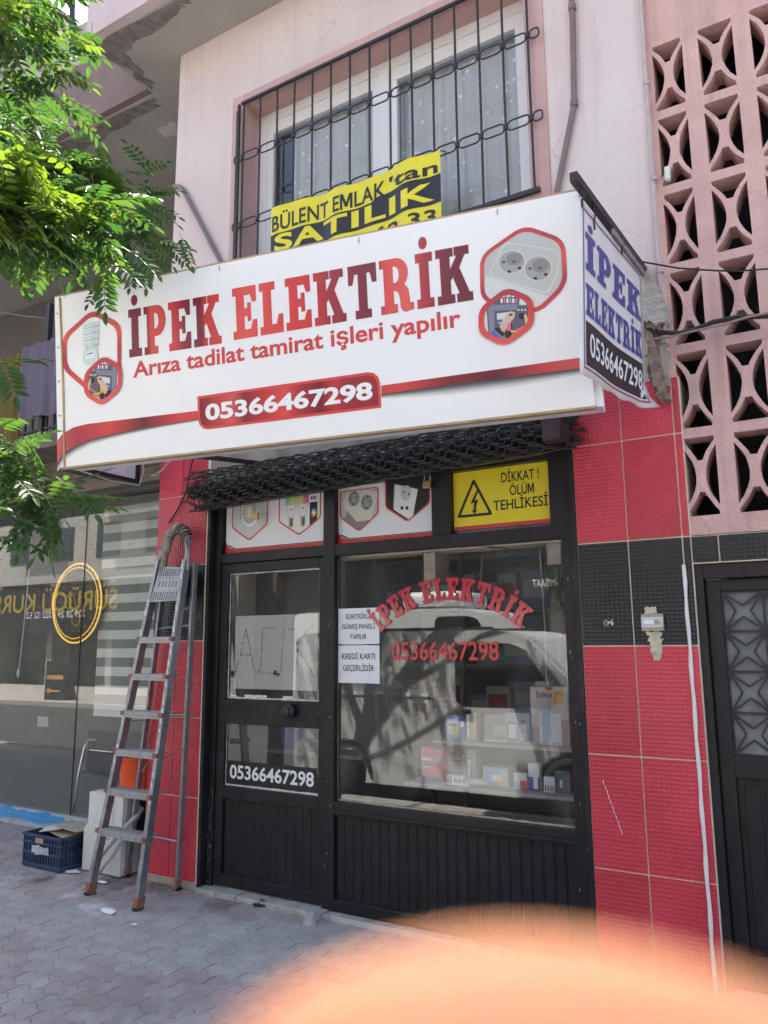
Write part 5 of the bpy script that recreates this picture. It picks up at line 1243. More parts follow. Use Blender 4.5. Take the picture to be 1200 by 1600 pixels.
AS.prism([(-5.15,.275),(-5.12,.275),(-5.135,.30)], lambda u, v: (u, -.0967, v), lambda u, v: (u, -.0975, v)); AS.build('label_print', GREYI, ac)
hp_ = MB(); hp_.tube([(-4.985,.07,.50),(-4.93,.05,.50),(-4.91,-.06,.44),(-4.97,-.16,.33),(-5.06,-.19,.22),(-5.14,-.17,.155),(-5.17,-.14,.14)], .020, 10)
hp_.tube([(-4.985,.07,.44),(-4.95,.02,.43),(-4.96,-.10,.30),(-5.0,-.17,.18),(-5.08,-.18,.10),(-5.15,-.14,.05)], .014, 8)
hp_.tube([(-5.10,-.11,.26),(-5.14,-.15,.24),(-5.12,-.17,.21),(-5.08,-.15,.22)], .005, 6)
hp_.build('hose', HOSE, ac, smooth=True)
bu = thing('bucket', 'bright orange plastic bucket standing on top of the air conditioner', 'bucket', (-5.02, .05, .622))
bm_ = MB(); bm_.lathe((-4.99,.03,.622), [(.112,0),(.112,.005),(.148,.27),(.160,.275),(.160,.29),(.146,.29),(.142,.27),(.106,.012)], 26); bm_.build('bucket_body', ORANGE, bu, smooth=True)
bm_ = MB().tube([(-4.99+.152*math.cos(R(a)), .03-.152*math.sin(R(a))*.55-.02, .885-.16*math.sin(R(a))) for a in range(0, 181, 15)], .004, 6); bm_.build('wire_handle', STEEL, bu)
bm_ = MB(); rock_pts = None
bl_ = MB().sheet(lambda u, v: Vector((-4.99+.150*(.2+.8*v)*math.cos(2*math.pi*u), .03+.150*(.2+.8*v)*math.sin(2*math.pi*u), .955-.045*v+.03*mnoise.noise(Vector((math.cos(u*6.28)*2, math.sin(u*6.28)*2, v*3))))), 24, 6); 
tag(bl_.build('bin_liner', mat('black_bin_liner', (.02,.02,.022), .3, var=.3, scale=20), smooth='all'), 'crumpled black plastic bag stuffed in the orange bucket', 'plastic bag')
crt = thing('plastic_crate', 'dark blue plastic crate with a chipped white label on the pavement', 'crate', (-5.73, -.05, 0))
cx0, cx1, cy0, cy1 = -5.99, -5.53, -.235, .10
ct = MB(); ct.box(cx0, cx1, cy0, cy1, .006, .02)
for z0_, z1_ in ((.02,.045),(.115,.135),(.195,.208),(.245,.268)):
    e = .012 if z1_ > .2 else .007
    ct.box(cx0-e, cx1+e, cy0-e, cy0, z0_, z1_).box(cx0-e, cx1+e, cy1, cy1+e, z0_, z1_).box(cx0-e, cx0, cy0, cy1, z0_, z1_).box(cx1, cx1+e, cy0, cy1, z0_, z1_)
for k in range(14):
    x = cx0+(cx1-cx0)*k/13; 
    for y in (cy0-.004, cy1-.004): ct.box(x-.006, x+.006, y, y+.009, .02, .26)
for k in range(10):
    y = cy0+(cy1-cy0)*k/9
    for x in (cx0-.004, cx1-.004): ct.box(x, x+.009, y-.006, y+.006, .02, .26)
ct.box(cx0, cx1, cy0+.006, cy0+.010, .02, .25).box(cx1-.012, cx1-.008, cy0, cy1, .02, .25).box(cx0+.008, cx0+.012, cy0, cy1, .02, .25).box(cx0, cx1, cy1-.012, cy1-.008, .02, .25)
ct.build('crate_body', BLUECR, crt, bevel=.0015)
cl_ = MB(); blob_on_wall(cl_, [(-5.87,.12),(-5.66,.12),(-5.66,.185),(-5.87,.185)], .03, cy0-.0085, cy0-.011); cl_.build('worn_label', mat('worn_label', (.40,.42,.46), .7, var=.4, scale=30), crt)
cl_ = MB().box(-5.83, -5.73, cy0-.0135, cy0-.0125, .205, .243); cl_.build('hand_hole', mat('tan_scrap', (.45,.26,.16), .8), crt)
for i, (x, y, z, rx, ry, sx, sy, m_, lab) in enumerate(((-5.73,-.02,.275,.10,.05,.19,.13,CARD,'flattened brown cardboard lying on the blue crate'), (-5.62,.0,.300,-.12,.10,.13,.15,mat('pale_card', (.42,.38,.30), .85, var=.1),'pale greyish cardboard leaning over the end of the crate nearest the ladder'), (-5.80,-.10,.292,.16,-.08,.10,.06,PAPERG,'grey rounded card scrap on the front of the crate'))):
    M = Matrix.Rotation(rx, 3, 'X') @ Matrix.Rotation(ry, 3, 'Y') @ Matrix.Rotation(.3*i-.2, 3, 'Z'); cbm = MB(); cbm.obox((x, y, z), M @ Vector((1,0,0)), M @ Vector((0,1,0)), M @ Vector((0,0,1)), sx, sy, .004)
    tag(cbm.build('cardboard', m_, bevel=.002), lab, 'cardboard')
tag(MB().sheet(lambda u, v: Vector((-4.93+.10*u, .12+.02*math.sin(u*9)-.03*v, .02+.16*v+.015*math.sin(u*14+v*5))), 10, 8).build('plastic_sheet', mat('clear_dusty_plastic', (.36,.36,.37), .3), smooth='all'), 'dusty crumpled plastic leaning between air conditioner and red pillar', 'plastic')

# ================================================================== NEIGHBOURING SHOP ON THE LEFT
ns = thing('glass_shop_facade', 'wide glass front of the next shop with grey striped blind', 'shop front', (-6.8, .68, 0))
GYN = .68
MB().box(-16, -4.83, GYN-.02, GYN+.12, -.01, .03).box(-16, -4.83, GYN, GYN+.10, .03, .155).build('sill', mat('pale_blue_sill', (.38,.42,.46), .7, var=.12, scale=6, stain=.4, stain_col=(.30,.28,.26)), ns, bevel=.004)
sk = MB(); blob_on_wall(sk, [(-8.6,.045),(-6.78,.045),(-6.66,.07),(-6.64,.12),(-6.80,.135),(-6.95,.148),(-7.4,.145),(-8.6,.15)], .07, GYN-.003, GYN-.006); sk.build('torn_blue_film', mat('torn_blue_film', (.05,.28,.60), .4, var=.08, scale=5, stain=.5, stain_col=(.30,.45,.62)), ns)
MB().box(-16, -4.83, GYN+.02, GYN+.028, .155, 3.32).build('glass_pane', GLASS2, ns)
MB().box(-6.64, -6.636, GYN+.016, GYN+.032, .155, 3.32).build('glazing_joint', BLACKM, ns)
MB().box(-16, -4.83, GYN-.03, GYN+.12, 3.32, 3.70).build('head_rail', mat('grey_head_rail', (.20,.20,.20), .7, var=.1), ns)
bs = MB(); n = 24; BZ0, BZ1 = 1.12, 3.32
for k in range(n):
    z0_ = BZ0+(BZ1-BZ0)*k/n; z1_ = BZ0+(BZ1-BZ0)*(k+1)/n; bs.box(-6.60, -4.90, GYN+.20, GYN+.203, z0_, z1_-.0005, k % 2)
bs.box(-6.60, -4.90, GYN+.195, GYN+.215, BZ0-.03, BZ0, 0)
bs.build('striped_blind', [mat('blind_white', (.78,.78,.74), .8, var=.03), mat('blind_grey', (.27,.27,.25), .8, var=.03)], ns)
MB().tube([(-7.66,GYN+.1,3.3),(-7.68,GYN+.1,2.3),(-7.72,GYN+.1,1.55)], .008, 6).ball((-7.73,GYN+.1,1.50), .035, 10, sc=(.6,.6,1.6)).build('blind_cord', WHITEP, ns)
ri = MB().box(-16, -4.84, 3.9, 4.0, 0, 3.4, 0).box(-16.1, -16, GYN+.1, 4, 0, 3.4, 0).box(-4.95, -4.84, GYN+.25, 4, 0, 3.4, 0)
ri.build('interior_wall', mat('neighbour_inner_wall', (.20,.20,.195), .85), ns); MB().box(-16, -4.84, GYN+.12, 4, .0, .03).build('interior_floor', mat('neighbour_floor', (.30,.29,.27), .35, var=.08), ns); MB().box(-16, -4.84, GYN+.1, 4, 3.36, 3.42).build('interior_ceiling', mat('neighbour_ceiling', (.4,.4,.38), .8), ns)
dl_ = MB(); dl_.lathe((-6.28, 1.9, 3.345), [(.11,0),(.11,.012)], 20); tag(dl_.build('downlight', emit_mat('lamp_glow', (.85,.95,1.0), 1.6)), 'small round lit downlight in the ceiling of the glass fronted shop', 'light')
nn = thing('oval_light_sign', 'glowing golden oval ring sign hanging behind the wide shop glass', 'sign', (-6.83, .78, 1.8))
ocx, ocz, orx, orz, oy = -6.86, 2.235, .385, .415, .80
MB().tube([(ocx+orx*math.cos(a), oy, ocz+orz*math.sin(a)) for a in [2*math.pi*i/48 for i in range(48)]], .009, 8, closed=True).build('light_ring', emit_mat('gold_glow', (1.0,.62,.12), .20), nn, smooth=True)
MB().tube([(ocx+(orx-.040)*math.cos(a), oy-.01, ocz+(orz-.045)*math.sin(a)) for a in [2*math.pi*i/48 for i in range(48)]], .007, 6, closed=True).build('inner_ring', emit_mat('soft_gold_glow', (1.0,.62,.16), .10), nn, smooth=True)
MB().prism(ell(ocx, ocz, orx-.01, orz-.01, 40), lambda u, v: (u, oy+.012, v), lambda u, v: (u, oy+.018, v)).build('backing_plate', mat('dark_bronze_plate', (.05,.04,.035), .2), nn)
mb = MB(); 
for k in range(16): a = 2*math.pi*k/16+.2; mb.ball((ocx+(orx-.11)*math.cos(a), oy+.008, ocz+(orz-.115)*math.sin(a)), .007, 6)
mb.tube([(ocx+.06*math.cos(a), oy+.006, ocz-.17+.07*math.sin(a)) for a in [2*math.pi*i/20 for i in range(20)]], .008, 6, closed=True)
mb.tube([(ocx-.17,oy+.006,ocz+.09),(ocx-.08,oy+.006,ocz+.02),(ocx-.12,oy+.006,ocz-.06),(ocx-.18,oy+.006,ocz-.03)], .009, 6); mb.tube([(ocx-.06,oy+.006,ocz+.10),(ocx-.02,oy+.006,ocz-.02),(ocx+.06,oy+.006,ocz+.06),(ocx+.14,oy+.006,ocz+.10)], .009, 6)
for k in range(40):
    a = 2*math.pi*k/40; mb.bar((ocx+(orx-.034)*math.cos(a), oy+.004, ocz+(orz-.036)*math.sin(a)), (ocx+(orx-.006)*math.cos(a+.05), oy+.004, ocz+(orz-.006)*math.sin(a+.05)), .010, .006)
mb.build('gold_ornament', GOLD, nn)
MB().tube([(ocx-.15,oy,ocz+orz-.02),(ocx-.15,oy,3.3)], .0025, 4).tube([(ocx+.15,oy,ocz+orz-.02),(ocx+.15,oy,3.3)], .0025, 4).build('hanging_wire', CABLE, nn)
chr_ = thing('waiting_chair', 'black visitor chair with a bent chrome frame seen through the wide shop glass', 'chair', (-6.6, 1.35, .03))
MB().obox((-6.45, 1.22, .68), Vector((1,0,0)), Vector((0,1,.0)), Vector((0,0,1)), .62, .02, .22).build('backrest', mat('navy_black_leatherette', (.012,.014,.024), .4), chr_, bevel=.015)
MB().box(-7.05, -5.85, 1.25, 1.72, .42, .48).build('seat', MATS['navy_black_leatherette'], chr_, bevel=.015)
cf = MB()
for x in (-7.10, -5.80): cf.tube([(x,1.10,.04),(x+.02,1.12,.45),(x+.04,1.16,.72),(x+.09,1.18,.80),(x+.2,1.19,.80)], .014, 8).tube([(x+.03,1.13,.46),(x+.03,1.70,.44),(x,1.72,.04)], .013, 8)
cf.tube([(-7.0,1.185,.69),(-5.85,1.185,.69)], .010, 8); cf.build('chrome_frame', CHROME, chr_, smooth=True)
tag(MB().box(-7.25, -7.08, GYN+.03, GYN+.032, .97, 1.07).build('small_notice', PAPERG), 'small blank pale sticker low on the wide shop glass', 'sticker')
# neighbour's projecting light box under the big sign
lb_ = thing('projecting_sign', 'blank white light box with black frame half hidden under the big sign', 'sign', (-5.02, -.5, 3.1))
X = -5.03; y1_, z1_ = P(217,755,-.06).y, P(217,755,-.06).z; X = P(217,755,-.06).x; fp = PX(118,729,X)
MB().box(X-.13, X-.004, fp.y, -.06, z1_+.03, 4.0).build('light_panel', mat('light_box_white', (.58,.59,.63), .4), lb_)
f_ = MB().box(X-.14, X+.004, fp.y-.02, -.055, z1_-.005, z1_+.028).box(X-.14, X+.004, -.10, -.055, z1_+.0285, 4.02).box(X-.14, X+.004, fp.y-.02, fp.y+.03, z1_+.0285, 4.02); f_.build('frame', BLACK, lb_)
MB().tube([PX(120,733,X)+Vector((.02,0,-.01)), PX(170,748,X)+Vector((.02,0,-.02)), PX(215,757,X)+Vector((.02,0,-.01)), PX(221,735,X)+Vector((.03,0,0)), PX(219,712,X)], .006, 6).build('loose_cable', mat('pale_cable', (.45,.43,.40), .6), lb_)
# balcony with washing
bl2 = thing('balcony_railing', 'dark balcony railing on the floor above the glass shop', 'railing', (-7, -.1, 3.77))
rr_ = MB(); 
for k in range(34): x = -8.6+k*.11; rr_.bar((x, -.09, 3.77), (x, -.09, 4.62), .018, .018)
rr_.bar((-8.7,-.09,4.64), (-4.9,-.09,4.64), .03, .03).bar((-8.7,-.09,3.83), (-4.9,-.09,3.83), .02, .02); rr_.bar((-6.36,-.09,3.77), (-6.36,-.09,5.1), .05, .05)
rr_.build('bars', BLACKM, bl2)
def cloth(name, label, x0, x1, z0, z1, m, k):
    tag(MB().sheet(lambda u, v: Vector((x0+(x1-x0)*u+.02*math.sin(v*5+k), -.135-.025*math.sin(u*15+k+v*1.2)*(1-v*.5)-.012*math.sin(u*37), z0+(z1-z0)*v-.05*u*(1-v)*0+.02*math.sin(u*4)*(1-v))), 40, 12).build(name, m, smooth='all'), label, 'cloth')
cloth('hanging_cloth', 'dusky violet cloth hung over the balcony railing beside the big sign', -6.66, -6.05, 3.93, 4.70, mat('violet_cloth', (.155,.125,.175), .9, var=.08, bump=.2, bscale=80), 1.0)
cloth('hanging_cloth', 'dark mustard cloth hanging from the balcony railing behind the leaves', -7.30, -6.70, 3.72, 4.66, mat('mustard_cloth', (.15,.105,.02), .9, var=.15, bump=.2, bscale=80), 2.5)

# ================================================================== CABLES
def cable(label, pts, r, m=CABLE, name='cable'):
    tag(MB().tube(pts, r, 6).build(name, m, smooth=True), label, 'cable')
cable('thin black wire from the sign bar end across the top of the pierced wall', [P(1003,409,-.10), P(1060,419,-.08), P(1120,423,-.08), P(1160,423,-.08), P(1200,420,-.08), P(1300,410,-.08)], .005)
cable('thick black cable bundle sagging along the pierced pink wall', [P(1012,514,-.06), P(1030,519,-.07), P(1060,521,-.08), P(1085,515,-.08), P(1115,503,-.08), P(1150,496,-.08), P(1200,494,-.08), P(1300,500,-.08)], .014)
cable('pale thin cable twisted along the thick black cable', [P(1020,530,-.06), P(1050,526,-.09), P(1085,517,-.095), P(1130,507,-.095), P(1170,495,-.095), P(1200,489,-.095), P(1300,470,-.09)], .007, mat('copper_cable', (.32,.22,.17), .6))
cable('pale cable loop hanging behind the broken ledge', [P(1030,440,-.04), P(1040,475,-.05), P(1044,490,-.05), P(1040,507,-.06), P(1034,515,-.05)], .006, MATS['pinkish_conduit'])
cable('grey cable drooping in front of the red pillar by the ladder under the sign', [P(290,706,-.2), P(270,715,-.15), P(255,733,-.1), P(243,742,-.06), P(236,743,-.03)], .008, HOSE)
cable('black cable hanging over the red tiles beside the shutter', [P(310,700,-.12), P(300,722,-.06), P(290,770,-.025), P(277,797,-.02), P(264,817,-.02)], .007)
cable('black wire across the dark balcony recess', [P(-40,483,.3), P(0,488,.2), P(40,494,.1), P(78,498,-.05)], .008)
cable('thin light string hanging inside the shop pane', [P(843,858,.16), P(848,930,.16), P(852,990,.16), P(853,1050,.16), P(858,1100,.16), P(860,1150,.16), P(856,1165,.16)], .004, mat('grey_string', (.36,.36,.35), .7), 'string')
cable('fine string hanging inside near the middle of the shop pane', [P(754,862,.18), P(752,890,.18), P(750,918,.18)], .0025, MATS['grey_string'], 'string')

# ================================================================== SHOP INTERIOR
SHM = mat('shelf_laminate', (.36,.33,.31), .6, var=.05)
dsf = thing('display_shelf', 'low two tier display shelf behind the big shop pane', 'shelf', (-2.0, .45, .03))
MB().box(-2.45, -1.30, .32, .66, 1.120, 1.140).build('shelf_board', SHM, dsf); MB().box(-2.66, -1.30, .30, .70, .835, .855).build('shelf_board', SHM, dsf)
MB().box(-2.64, -2.61, .66, .69, .03, .835).box(-2.44, -2.41, .64, .66, .855, 1.12).box(-1.34, -1.31, .66, .69, .03, 1.6).build('leg', BLACKM, dsf)
MB().box(-2.40, -1.32, .664, .672, .86, 1.11).build('back_panel', mat('brown_back_panel', (.10,.08,.07), .8), dsf)
def good(name, label, cat, px0, px1, pyt, pyb, y, dep, m, deco=None, base=None):
    a, b = P(px0, pyb, y), P(px1, pyt, y); z0 = base if base is not None else a.z; z1 = z0 + (P(px0, pyt, y).z-P(px0, pyb, y).z)
    t = thing(name, label, cat, ((a.x+b.x)/2, y+dep/2, z0)); MB().box(a.x, b.x, y, y+dep, z0, z1).build('carton', m, t, bevel=.002)
    if deco:
        mats, items = deco; mb = MB()
        for i, (u0, u1, v0, v1, mi) in enumerate(items):
            d = .0012+.0003*i; mb.box(a.x+(b.x-a.x)*u0, a.x+(b.x-a.x)*u1, y-d, y-.0008, z0+(z1-z0)*v0, z0+(z1-z0)*v1, mi)
        mb.build('print', mats, t)
    return t, a.x, b.x, z0, z1
U, Lw = 1.1405, .8555
good('lamp_pack', 'blue lamp packet with a yellow beam on the upper display shelf', 'packet', 697, 716, 1116, 1152, .42, .05, LBLUE, ([BLUEI, WHITE, YELLOW], [(.05,.95,.88,1,0),(.15,.9,.70,.80,1),(.15,.5,.25,.55,1),(.5,.9,.2,.6,2)]), U)
good('narrow_packet', 'narrow blue packet beside the blue lamp packet', 'packet', 719, 725, 1119, 1152, .44, .06, BLUEI, ([WHITE], [(.1,.9,.6,.85,0)]), U)
good('bulb_carton', 'green and white carton with an orange side on the upper display shelf', 'carton', 729, 744, 1112, 1152, .44, .08, mat('pale_green_card', (.42,.48,.36), .6), ([WHITE, ORI], [(.05,.3,.55,.95,0),(.05,.3,.1,.5,0),(.8,1.0,0,1.05,1)]), U)
good('grey_carton', 'grey carton on the upper display shelf beside the blister pack', 'carton', 757, 789, 1112, 1154, .44, .14, GREYI, ([LGREY, PAPER], [(.0,1,0,.06,1),(.45,1,.25,.6,0)]), U)
good('blister_pack', 'pale blue blister pack with a white remote switch on the upper display shelf', 'packet', 790, 827, 1108, 1155, .42, .03, mat('pale_blue_card', (.40,.43,.52), .5), ([WHITE, DGREY, LGREY2], [(.10,.48,.12,.66,1),(.13,.45,.15,.63,0),(.62,.86,.12,.62,0),(.66,.82,.70,.76,1),(.68,.80,.36,.46,2)]), U)
t, a_, b_, z0_, z1_ = good('water_heater_carton', 'tall white and pink water heater carton at the end of the upper shelf', 'carton', 831, 886, 1066, 1156, .42, .12, mat('pinkish_white_card', (.60,.54,.54), .6), ([WHITE, mat('mauve_print', (.40,.30,.32), .6), ORI, REDI, LBLUE, PAPER], [(0,.2,0,.3,1),(.8,1,0,.45,1),(.62,.88,.72,.95,2),(.42,.62,.95,1.0,3),(.22,.80,.06,.55,5),(.30,.48,.04,.62,4)]), U)
mb = MB(); w_ = b_-a_; h_ = z1_-z0_
put_text(mb, 'Şofben', FP(.4175), a_+.17*w_, a_+.58*w_, z0_+.82*h_, .036, .005); put_text(mb, '2+1', FP(.4165), a_+.66*w_, a_+.85*w_, z0_+.86*h_, .026, .012); mb.build('lettering', INK, t, recalc=False)
good('small_box', 'small grey box lying on top of the water heater carton', 'box', 836, 858, 1058, 1066, .44, .09, GREYI, None, U+(z1_-z0_)+.001)
good('tool_carton', 'pink and white tool carton with a navy foot on the lower shelf', 'carton', 658, 690, 1163, 1214, .40, .16, PINKI, ([WHITE, NAVY, LGREY, mat('faded_red_print', (.60,.15,.18), .6)], [(.03,.98,.15,.82,3),(.03,.98,.0,.14,1),(.06,.6,.62,.72,0),(.10,.55,.38,.46,2),(.72,.92,.58,.76,2)]), Lw)
t, a_, b_, z0_, z1_ = good('grey_lamp_carton', 'tall grey carton with a white lamp on the lower shelf', 'carton', 722, 743, 1158, 1210, .44, .07, GREYI, ([WHITE, DGREY], [(.05,.95,.88,1.02,1),(.42,.58,.05,.6,0),(.35,.65,.58,.72,0)]), Lw)
mb = MB(); put_text(mb, 'CATA', FP(.4385), a_+.3*(b_-a_), b_-.05*(b_-a_), z0_+.905*(z1_-z0_), .016, .01); mb.build('lettering', WHITE, t, recalc=False)
t, a_, b_, z0_, z1_ = good('grey_hook_carton', 'shorter grey carton behind the small white tray on the lower shelf', 'carton', 704, 721, 1168, 1208, .46, .07, MGREY, ([DGREY], [(0,1,.8,1.02,0)]), Lw)
mb = MB(); put_text(mb, 'CATA', FP(.4585), a_+.25*(b_-a_), b_-.1*(b_-a_), z0_+.86*(z1_-z0_), .014, .01); mb.build('lettering', WHITE, t, recalc=False)
good('beige_carton', 'beige carton standing behind the pink tool carton', 'carton', 691, 706, 1168, 1210, .50, .12, CREAMI, ([REDI], [(0,1,.85,1.02,0)]), Lw)
t = thing('switch_tray', 'flat white tray of three switches at the front of the lower shelf', 'tray', (-2.33, .38, Lw)); tm = MB(); a_, b_ = P(700,1216,.36), P(734,1216,.36)
tm.prism([(a_.x,Lw),(b_.x,Lw),(b_.x-.03,Lw+.062),(a_.x,Lw+.062)], lambda u, v: (u, .34, v), lambda u, v: (u, .40, v)); tm.build('tray', PAPER, t); tm = MB()
for k in range(3): x = a_.x+.055+.032*k; tm.box(x, x+.02, .337, .3395, Lw+.018, Lw+.045)
for k in range(2): tm.box(a_.x+.008+.018*k, a_.x+.018+.018*k, .337, .3395, Lw+.01, Lw+.052)
tm.build('switch', GREYI, t)
good('drill_carton', 'blue and white carton in clear wrap in the middle of the lower shelf', 'carton', 755, 793, 1187, 1217, .42, .16, mat('pale_wrap_card', (.55,.56,.56), .35), ([LBLUE, WHITE, ORI], [(0,.7,.55,1,0),(.0,.45,.1,.55,0),(.35,.75,.3,.62,1),(.55,.8,.1,.3,2)]), Lw)
tag(MB().ball((P(744,1211,.36).x, .37, Lw+.026), .026, 12, sc=(3.2,1,1)).build('wrapped_tube', mat('pale_plastic_wrap', (.55,.58,.55), .3), smooth=True), 'pale plastic wrapped roll lying at the front of the lower shelf', 'packet')
good('red_bulb_packet', 'small white packet with a red corner on the lower shelf', 'packet', 803, 822, 1202, 1228, .40, .05, PAPER, ([REDI, LBLUE], [(.5,1,0,.55,0),(.05,.5,.05,.45,1)]), Lw)
good('blue_bulb_packet', 'upright blue and white bulb packet on the lower shelf', 'packet', 826, 842, 1187, 1230, .40, .05, PAPER, ([NAVY, WHITE], [(0,1,0,.5,0),(.45,.85,.08,.55,1)]), Lw)
good('fuse_packet', 'small white packet of dark fuses on the lower shelf', 'packet', 850, 866, 1209, 1233, .40, .05, PAPER, ([DGREY], [(.1,.2,.1,.45,0),(.35,.45,.1,.45,0),(.6,.7,.1,.45,0),(.8,.9,.1,.45,0)]), Lw)
good('navy_lamp_packet', 'navy lamp packet at the far end of the lower shelf', 'packet', 867, 890, 1202, 1236, .42, .08, mat('navy_card', (.12,.13,.20), .5), ([WHITE, GREENI], [(.35,.5,.25,.6,0),(.1,.6,.93,1,1)]), Lw)
# shelving along the far wall
bs_ = thing('wall_shelving', 'tall grey shelving at the back of the dim shop', 'shelf', (-3.2, 3.2, .03))
bm_ = MB()
for z in (.55, 1.05, 1.55, 2.08, 2.62): bm_.box(-4.24, -1.32, 2.55, 3.58, z, z+.03)
bm_.build('shelf_board', mat('grey_shelf', (.30,.30,.30), .6), bs_); MB().box(-4.24, -4.20, 2.5, 2.56, .03, 2.95).box(-3.25, -3.21, 2.5, 2.56, .03, 2.95).box(-2.25, -2.21, 2.5, 2.56, .03, 2.95).build('upright', MATS['grey_shelf'], bs_)
k = 0
CARTS = [(REDI, [PAPER]), (PAPER, [REDI]), (PAPERG, [DRED]), (DRED, [PAPER]), (CARD, [PAPER]), (LBLUE, [PAPER])]
for z in (1.08, 1.58, 2.11):
    x = -4.15
    while x < -1.6:
        w_ = rnd.uniform(.14, .30); h_ = rnd.uniform(.16, .40); m_, dm = CARTS[rnd.choice((0, 0, 1, 1, 2, 3, 4, 5) if z > 2 else (2, 2, 4, 1, 3, 5))]
        if rnd.random() < .85:
            t = thing('stock_carton', 'red, white, blue or brown carton standing on the dim back shelving', 'carton', (x+w_/2, 2.8, z), 'stock cartons on the back shelving')
            yb = rnd.uniform(2.58, 2.75); MB().box(x, x+w_-.015, yb, yb+.25, z, z+h_).build('carton', m_, t); MB().box(x+.02, x+w_-.035, yb-.002, yb-.0005, z+h_*.3, z+h_*.75).build('print', dm, t)
        x += w_
sm_ = thing('floor_mat', 'red striped mat on the shop floor', 'mat', (-2.3, 1.4, .03)); MB().box(-3.0, -1.5, .8, 2.0, .031, .040).build('mat', mat('red_mat', (.22,.02,.02), .9), sm_); mb = MB()
for k in range(4): mb.box(-3.0, -1.5, .95+k*.3, 1.02+k*.3, .0405, .0425)
mb.build('stripe', mat('grey_stripe', (.3,.3,.3), .9), sm_)
fan = thing('desk_fan', 'small round wire fan behind the lower door glass', 'fan', (-3.7, .9, .95)); MB().box(-4.15, -3.2, .6, 1.1, .92, .95).build('stand_board', SHM, fan)
fm = MB()
for r_ in (.13, .10, .07, .03): fm.tube([(-3.66+r_*math.cos(a), .70, 1.09+r_*math.sin(a)) for a in [2*math.pi*i/24 for i in range(24)]], .004, 5, closed=True)
for i in range(10): a = 2*math.pi*i/10; fm.tube([(-3.66, .69, 1.09), (-3.66+.13*math.cos(a), .70, 1.09+.13*math.sin(a))], .002, 4)
fm.build('guard', STEEL, fan); MB().box(-4.02, -3.86, .66, .85, .951, 1.10).build('box', BLUEI, fan)

# ================================================================== TREE
tree = thing('street_tree', 'feathery leaved street tree reaching over one end of the white sign board', 'tree', (-5.9, -2.75, 0))
LEAF = leaf_mat('pinnate_leaf', (.021,.064,.024), (.044,.100,.027)); LEAFY = leaf_mat('sunlit_pinnate_leaf', (.075,.13,.022), (.10,.165,.026)); BARK = mat('grey_bark', (.14,.115,.09), .95, var=.3, scale=12, bump=1, bscale=40)  # second leaf colour: sunlight on the lit clumps put into a lighter yellow-green
STEM = mat('green_stem', (.13,.15,.05), .6)
cl = MB(); trk = MB(); twg = MB()
def Wp(px, py, t): return CAM + ray(px, py)*t
def pinnate(base, d, up, L, pairs, wl_, ll, mi):
    """compound leaf: opposite leaflets along a drooping stalk"""
    d = d.normalized(); side = d.cross(up)
    if side.length < 1e-3: side = d.cross(Vector((1,0,0)))
    side.normalize(); nrm = side.cross(d).normalized(); pts = []; p = base.copy(); dd = d.copy(); n = pairs+2
    for i in range(n+1):
        pts.append(p.copy()); p += dd*(L/n); dd = (dd+Vector((0,0,-.055))).normalized()
    twg.tube([pts[0], pts[n//2], pts[n]], .0013, 3, cap=False)
    def leaflet(p0, ax, nn, l, w_):
        s = ax.cross(nn).normalized(); fold = nn*(.22*w_); tip = p0+ax*l-nn*(.10*l)
        m1 = p0+ax*(l*.30); m2 = p0+ax*(l*.68)-nn*(.04*l); b = len(cl.v)
        cl.v += [p0, tip, m1+s*w_*.9+fold, m2+s*w_*.85+fold, m1-s*w_*.9+fold, m2-s*w_*.85+fold]
        cl.f += [[b, b+1, b+3, b+2], [b, b+4, b+5, b+1]]; cl.m += [mi, mi]
    for i in range(2, n):
        p0 = pts[i]; t = (pts[min(i+1, n)]-pts[i-1]).normalized(); k = 1-.25*abs(i/n-.5)
        for s in (-1, 1):
            ax = (side*s*.85+t*.50+nrm*rnd.uniform(-.18,.12)+Vector((0,0,-.12))).normalized()
            leaflet(p0, ax, (nrm+side*s*rnd.uniform(-.25,.25)).normalized(), ll*k*rnd.uniform(.88,1.1), wl_*k)
    leaflet(pts[n], (pts[n]-pts[n-1]).normalized(), nrm, ll, wl_)
def clump(c, rad, n, mi=0, L=.20, flat_=.7):
    for _ in range(n):
        v = Vector((rnd.gauss(0,1), rnd.gauss(0,1), rnd.gauss(0,.8)*flat_)); v *= rad/1.6
        az = rnd.uniform(0, 2*math.pi); d = Vector((math.cos(az), math.sin(az), rnd.uniform(-.55, .25))); d = (d+v.normalized()*.7)
        q = c+v-d.normalized()*.05
        pinnate(q, d, Vector((rnd.uniform(-.3,.3), rnd.uniform(-.3,.3), 1)), L*rnd.uniform(.75,1.15), rnd.choice((5,6,7)), .0100*rnd.uniform(.9,1.15), .050*rnd.uniform(.85,1.1), mi)
def limb(pts, r0, r1):
    n = len(pts); q = []
    for i in range(n-1):
        for k in range(4):
            t = k/4; p = Vector(pts[i]).lerp(Vector(pts[i+1]), t); q.append(p+Vector((mnoise.noise(p*2.1), mnoise.noise(p*2.3+Vector((5,0,0))), mnoise.noise(p*1.9)))*.05)
    q.append(Vector(pts[-1])); m = len(q); trk.tube(q, [r0+(r1-r0)*i/(m-1) for i in range(m)], 8)
limb([(-5.9,-2.75,-.05),(-5.87,-2.73,1.2),(-5.93,-2.78,2.2),(-5.85,-2.75,3.0)], .11, .085)
